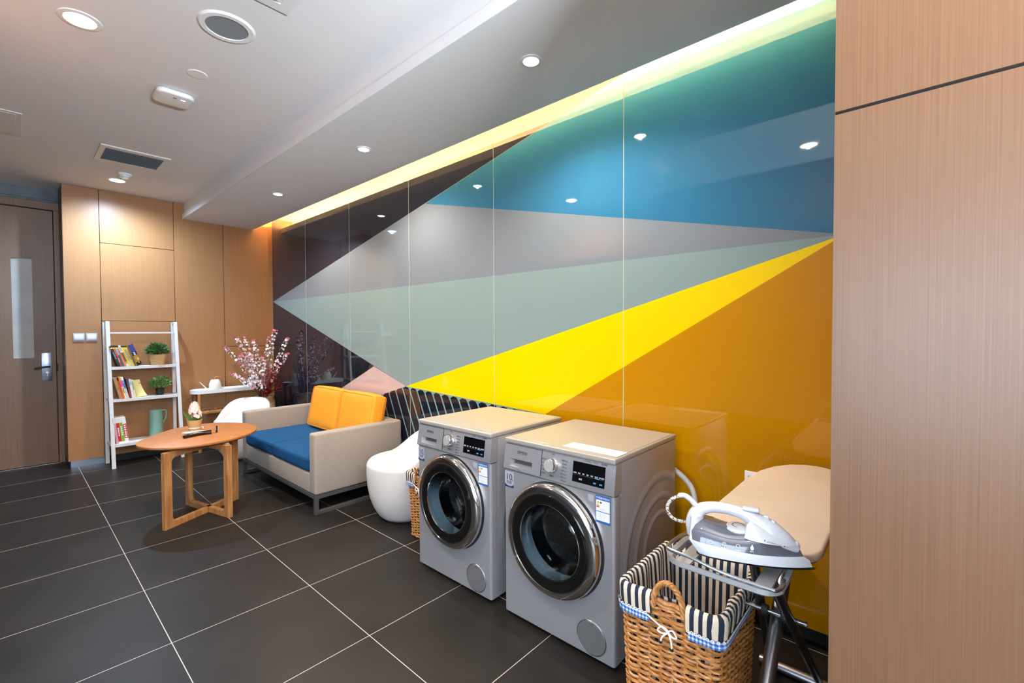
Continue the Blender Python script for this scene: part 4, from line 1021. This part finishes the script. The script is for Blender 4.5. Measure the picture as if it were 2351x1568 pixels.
mb = MB(); mb.box(0, .0, 0, .012, .10, .228, cmat((150, 120, 60)), T=T@Rm(-.55, 'Z'))
A = T@Rm(-.55, 'Z')
for z0, z1, c in ((0, .035, (24, 22, 28)), (.035, .105, (176, 128, 46)), (.105, .14, (34, 36, 60)), (.14, .228, (62, 66, 130))): mb.box(.012, .001, z0, .0128, .099, z1, cmat(c), T=A)
mb.box(-.0006, 0, 0, 0, .1, .228, cmat((62, 66, 130)), T=A)
mb.done('cover', t, smooth=False)
mb = MB()
for z0, z1, y0, c in ((.108, .122, .03, (210, 210, 214)), (.126, .140, .03, (200, 200, 206)), (.05, .075, .05, (226, 190, 110)), (.02, .03, .04, (190, 150, 80))): mb.box(.0128, y0, z0, .0133, y0+.035, z1, cmat(c), T=A)
mb.done('cover_print', t, smooth=False)
# the same book shows its front, so a front face towards the room as well
g2 = 'books leaning on the middle shelf'
place_row([
 ('brown kraft covered book, leftmost on the middle shelf', .024, .222, [((176, 128, 76), 0, 1)], ((120, 84, 50), .45, .52, 1)),
 ('orange red book with a black head on the middle shelf', .016, .224, [((214, 84, 40), 0, .3), ((196, 62, 44), .3, .84), (BK, .84, 1)], None),
 ('yellow and pink book with an orange head', .017, .226, [((240, 220, 130), 0, .55), ((220, 80, 140), .55, .82), ((232, 150, 40), .82, 1)], ((60, 40, 30), .25, .5, 4)),
 ('white and sky blue book on the middle shelf', .017, .228, [((206, 206, 206), 0, .45), ((92, 150, 206), .45, .84), ((238, 238, 238), .84, 1)], ((40, 70, 150), .5, .7, 2))],
 .752, fy_(.677)+.012, .677, g2, .22)
place_row([
 ('dark red book with a patterned dark top half', .017, .205, [((142, 38, 44), 0, .5), ((40, 62, 62), .5, 1)], ((150, 70, 60), .55, .9, 3)),
 ('white book with a light blue band near the top', .018, .196, [((226, 222, 218), 0, .68), ((130, 186, 222), .68, .86), ((206, 206, 206), .86, 1)], None),
 ('cream paperback with vertical dark lettering', .017, .186, [((232, 218, 160), 0, 1)], ((90, 84, 60), .45, .92, 7))],
 .832, fy_(.677)+.012, .677, g2, .13)
t = thing('booklet', 'yellow paper booklet with a curling corner at the right end of the middle shelf', 'booklet', (.892, fy_(.677)+.016, .6774), 0, g2)
mb = MB(); n = 8
vs = []
for i in range(n+1):
    for j in range(n+1):
        u, v = i/n, j/n
        vs.append((u*.058+.012*(1-v)*u-.026*v+(.020*(1-v)**3*u**2), .02+.045*u-.035*(1-v)**3*u**2, v*.182+.010*u*(1-v)**2))
mb.add(vs, [[i*(n+1)+j, (i+1)*(n+1)+j, (i+1)*(n+1)+j+1, i*(n+1)+j+1] for i in range(n) for j in range(n)], cmat((226, 210, 140)))
mb.add([(x-.001, y+.006, z) for x, y, z in vs], [[i*(n+1)+j, i*(n+1)+j+1, (i+1)*(n+1)+j+1, (i+1)*(n+1)+j] for i in range(n) for j in range(n)], cmat((216, 200, 130)))
mb.done('cover', t)
MB().box(-.026+.03, .021, .14, -.026+.05, .0215, .150, cmat((150, 130, 80)), T=T_(.012, .012, 0)).done('title', t)
g3 = 'books on the lowest shelf'
place_row([
 ('pink and white book at the left end of the lowest shelf', .020, .262, [((206, 150, 160), 0, .78), ((226, 214, 208), .78, 1)], None),
 ('red book with a white head on the lowest shelf', .024, .262, [((240, 238, 234), 0, .07), ((204, 34, 38), .07, .80), ((232, 224, 218), .80, 1)], ((244, 236, 232), .28, .62, 5)),
 ('green book with a white head on the lowest shelf', .024, .262, [((240, 238, 234), 0, .07), ((122, 176, 34), .07, .80), ((232, 224, 218), .80, 1)], ((240, 240, 220), .30, .68, 5)),
 ('thick white book with a red lettered oval on its spine', .029, .264, [((240, 238, 236), 0, 1), ((200, 36, 44), .18, .74)], ((244, 240, 238), .20, .72, 6))],
 .712, fy_(.232)+.030, .232, g3, .10, .17)
# ---- plants on the shelf
def foliage(name, parent, c, rx, rz_, n, size, mats, z0=-.45):
    mb = MB()
    for i in range(n):
        while True:
            p = Vector((rnd.uniform(-1, 1), rnd.uniform(-1, 1), rnd.uniform(z0, 1)))
            if .35 < p.length < 1: break
        q = Vector((p.x*rx, p.y*rx, p.z*rz_))+Vector(c)
        d = (p+Vector((rnd.uniform(-.5, .5), rnd.uniform(-.5, .5), rnd.uniform(-.2, .7)))).normalized(); u = d.orthogonal().normalized(); u = (u*math.cos(i)+d.cross(u)*math.sin(i)); s_ = size*rnd.uniform(.7, 1.25); nn = d.cross(u)
        mb.add([q, q+d*s_*.5+u*s_*.36+nn*s_*.1, q+d*s_, q+d*s_*.5-u*s_*.36+nn*s_*.1], [[0, 1, 2, 3]], mats[i % len(mats)])
        if i % 5 == 0: mb.tube([Vector((c[0]*.5, c[1]*.5, c[2]-rz_*.6)), q], .0012, mats[0], 4)
    return mb.done(name, parent, smooth=False)
t = thing('potted_plant', 'dark green bushy plant in a woven straw pot on the top shelf', 'potted plant', (1.085, 6.160, 1.0035))
mb = MB(); WV = noise_mat('straw_weave', (196, 152, 96), (222, 184, 128), (150, 150, 260), .7, bump=.6)
mb.lathe([(0, 0), (.056, 0), (.075, .112), (.070, .112), (.066, .09), (0, .09)], WV, 32)
for k in range(11): mb.lathe([(.056+.0017*k, .004+.0098*k), (.0590+.0017*k, .0085+.0098*k), (.0574+.0017*k, .013+.0098*k)], WV, 32)
mb.done('woven_pot', t)
foliage('foliage', t, (0, 0, .158), .092, .072, 480, .026, [LEAFD, LEAFD, LEAF])
t = thing('potted_plant', 'light green variegated plant in a small black pot on the middle shelf', 'potted plant', (1.100, 6.150, .6775))
MB().lathe([(0, 0), (.031, 0), (.042, .070), (.039, .070), (.036, .06), (0, .06)], mat('pot_black', (24, 24, 25), .5), 4*7).done('pot', t)
foliage('foliage', t, (0, 0, .125), .092, .070, 420, .025, [LEAFB, LEAF, LEAFB])
t = thing('thermos_jug', 'sage green cylindrical jug with a handle on the lowest shelf', 'jug', (1.055, 6.13, .2324))
SG = mat('sage_green', (122, 158, 142), .38)
MB().lathe([(0, 0), (.060, 0), (.060, .22), (.057, .285), (.052, .290), (0, .290)], SG, 36).done('jug_body', t)
MB().tube(cr([(.050, -.008, .277), (.072, -.010, .280), (.088, -.011, .262), (.088, -.011, .225), (.078, -.010, .18), (.060, -.008, .15)], 5, False), .009, SG, 10, flat=.8).done('handle', t)

# ================================================================== PLANT BENCH with watering cans and vase
pb = thing('plant_bench', 'narrow bench with a white rounded tray top, wooden legs and a lower slatted shelf', 'bench', (1.72, 6.10, 0))
bx0, bx1, by0, by1 = 1.36, 2.17, 5.985, 6.215; bz = .70
o_ = rrect(bx0, by0, bx1, by1, .112, 8); i_ = rrect(bx0+.012, by0+.012, bx1-.012, by1-.012, .10, 8); n = len(o_); mb = MB()
ZL = [bz-.042, bz]
mb.add([(x, y, bz-.040) for x, y in o_]+[(x, y, bz) for x, y in o_]+[(x, y, bz) for x, y in i_]+[(x, y, bz-.022) for x, y in i_], [[j*n+k, j*n+(k+1) % n, (j+1)*n+(k+1) % n, (j+1)*n+k] for j in range(3) for k in range(n)]+[[3*n+k for k in range(n)], [k for k in range(n)][::-1]], M['white_pl'])
mb.done('tray_top', pb, world=True)
for x in (1.425, 2.105):
    for y in (6.012, 6.188): MB().tube([(x, y, 0), (x, y, bz-.0405)], .017, M['oak_leg'], 16).done('leg', pb, world=True)
for y in (6.012, 6.188): MB().box(1.443, y-.010, .43, 2.087, y+.010, .465, M['oak_leg'], .003, 2).done('shelf_rail', pb, world=True)
for k in range(14): MB().box(1.470+k*.043, 6.023, .448, 1.493+k*.043, 6.177, .460, M['oak_leg'], .002, 1).done('slat', pb, world=True)
CAN = mat('enamel_cream', (232, 226, 212), .3); BRS = mat('brass_wire', (190, 150, 84), .3, .9)
def can(label, x, flip):
    t = thing('watering_can', label, 'watering can', (x, 6.08, .6785), flip, 'cream watering cans on the plant bench')
    MB().lathe([(0, 0), (.058, 0), (.061, .006), (.061, .078), (.042, .124), (.037, .128), (.033, .128), (.033, .12), (0, .12)], CAN, 32).done('can_body', t)
    MB().tube(cr([(-.055, 0, .018), (-.085, 0, .030), (-.115, 0, .065), (-.150, 0, .110)], 5, False), [.009-.00035*i for i in range(16)], CAN, 10).done('spout', t)
    MB().tube(cr([(-.005, 0, .124), (-.003, 0, .150), (.02, 0, .160), (.075, 0, .156), (.090, 0, .135), (.090, 0, .05), (.082, 0, .022), (.058, 0, .02)], 4, False), .0035, BRS, 8).done('handle', t)
    return t
can('cream watering can with thin brass handle on the left of the plant bench', 1.600, 0)
can('cream watering can half hidden behind the blossom branches', 2.00, 0)
vs_ = thing('vase', 'squat mottled brown stoneware vase on the floor beside the plant bench', 'vase', (2.03, 5.845, 0))
STW = noise_mat('mottled_stoneware', (150, 118, 82), (206, 176, 138), (22, 22, 14), .5, bump=.8, lo=.4, hi=.6)
MB().lathe([(0, 0), (.10, 0), (.125, .08), (.135, .22), (.135, .40), (.130, .52), (.112, .575), (.085, .590), (.080, .585), (.082, .55), (.07, .45), (0, .45)], STW, 40).done('vase_body', vs_)
# ---- artificial blossom branches: tips given where they end in the room
STEM = mat('branch_brown', (74, 52, 40), .7)
PET = [mat('petal_white', (246, 232, 230), .6), mat('petal_blush', (236, 196, 200), .6), mat('petal_rose', (214, 110, 134), .6)]
def px_tip(px, py, Y):      # a point seen at that place in the photo at depth Y
    mw = cam.matrix_world; d = mw.to_3x3()@Vector(((px-1175.5)/1045.2126, -(py-784)/1045.2126, -1)); o = mw.translation; k = (Y-o.y)/d.y
    return o+d*k
tips = [(516, 797, 5.84), (541, 775, 5.78), (560, 776, 5.90), (583, 782, 5.76), (553, 815, 5.7), (534, 860, 5.72), (604, 823, 5.68), (617, 776, 5.80), (632, 760, 5.66), (660, 777, 5.56), (661, 812, 5.54), (574, 812, 5.86)]
BL = ['blossom branch in the vase reaching farthest to the left, rosy tip against the wood wall', 'tall blossom branch with a pink tip, upper left of the bouquet', 'tall blossom branch just right of the upper left one, leaning back to the wall', 'upright blossom branch left of the middle gap of the bouquet', 'short blossom branch in the middle left of the bouquet', 'lowest blossom branch on the left, hanging over the white tray top', 'short blossom branch in the very centre of the bouquet', 'blossom branch right of centre with its tip before the corner of the glass wall', 'tallest blossom branch of the bouquet, right of centre', 'blossom branch leaning out highest on the right, in front of the dark glass', 'lower right blossom branch, just above the red foliage', 'blossom branch leaning back between the tall left ones, shorter than them']
for i, (px, py, Y) in enumerate(tips):
    tip = px_tip(px, py, Y)
    if tip.x > 2.235: tip.x = 2.235
    t = thing('blossom_branch', BL[i], 'blossom branch', (2.03, 5.845, .46), group='artificial blossom branches in the vase')
    e = tip-Vector((2.03, 5.845, .46)); a0 = 2*PI*i/len(tips)
    b0 = Vector((.03*math.cos(a0), .03*math.sin(a0), 0)); neck = Vector((e.x*.10, e.y*.10, .13)); neck = Vector((max(-.05, min(.05, neck.x)), max(-.05, min(.05, neck.y)), .13))
    mid = neck.lerp(e, .5)+Vector((-.15*e.x*.3, 0, .03))
    P = cr([b0, neck, mid, e], 8, False)
    mb = MB(); mb.tube(P, [.0045-.003*k/len(P) for k in range(len(P))], STEM, 6); fl = MB(); m_ = len(P)
    L0 = m_*(.44 if i not in (4, 5) else .5)
    for k in range(int(L0), m_):
        for s_ in range(5):
            a = rnd.random()*2*PI; out_ = rnd.uniform(.008, .034)*(1.25-.6*(k-L0)/(m_-L0)); d = Vector((math.cos(a), math.sin(a), rnd.uniform(-.2, .8)))
            q = P[k]+d*out_; 
            if q.x > .26: q.x = .26
            mb.tube([P[k], q], .0011, STEM, 4)
            flower(fl, q, rnd.uniform(.012, .0185), PET[2] if (k > m_-2 or rnd.random() < .07) else PET[rnd.random() < .30], d, 5, .3)
    mb.done('twig', t); fl.done('blossoms', t, smooth=False)
t = thing('red_foliage', 'spray of dark red feathery artificial foliage at the right side of the vase', 'foliage spray', (2.03, 5.845, .46))
RED = noise_mat('red_leaf', (120, 26, 24), (170, 52, 40), (60, 60, 60), .6); mb = MB()
for i in range(44):
    px, py = rnd.uniform(598, 650), rnd.uniform(836, 900)
    if px < 612: py += 30
    tip = px_tip(px, py, 5.62+rnd.uniform(-.08, .08)); tip.x = min(tip.x, 2.24); e = tip-Vector((2.03, 5.845, .46))
    nk = Vector((.04*rnd.random()+.01, -.03*rnd.random(), .13)); P = cr([(0, 0, 0), nk, nk.lerp(e, .55)+Vector((0, 0, .015)), e], 6, False)
    mb.tube(P, .0014, RED, 4)
    for k in range(8, len(P)):
        for s_ in range(5):
            d = Vector((rnd.uniform(-1, 1), rnd.uniform(-1, 1), rnd.uniform(-.2, 1))).normalized()*rnd.uniform(.012, .028); q = P[k]
            u = d.cross(Vector((.3, .5, .8))).normalized()*.0034
            mb.add([q-u, q+u, q+d], [[0, 1, 2]], RED)
mb.done('feathery_leaves', t, smooth=False)
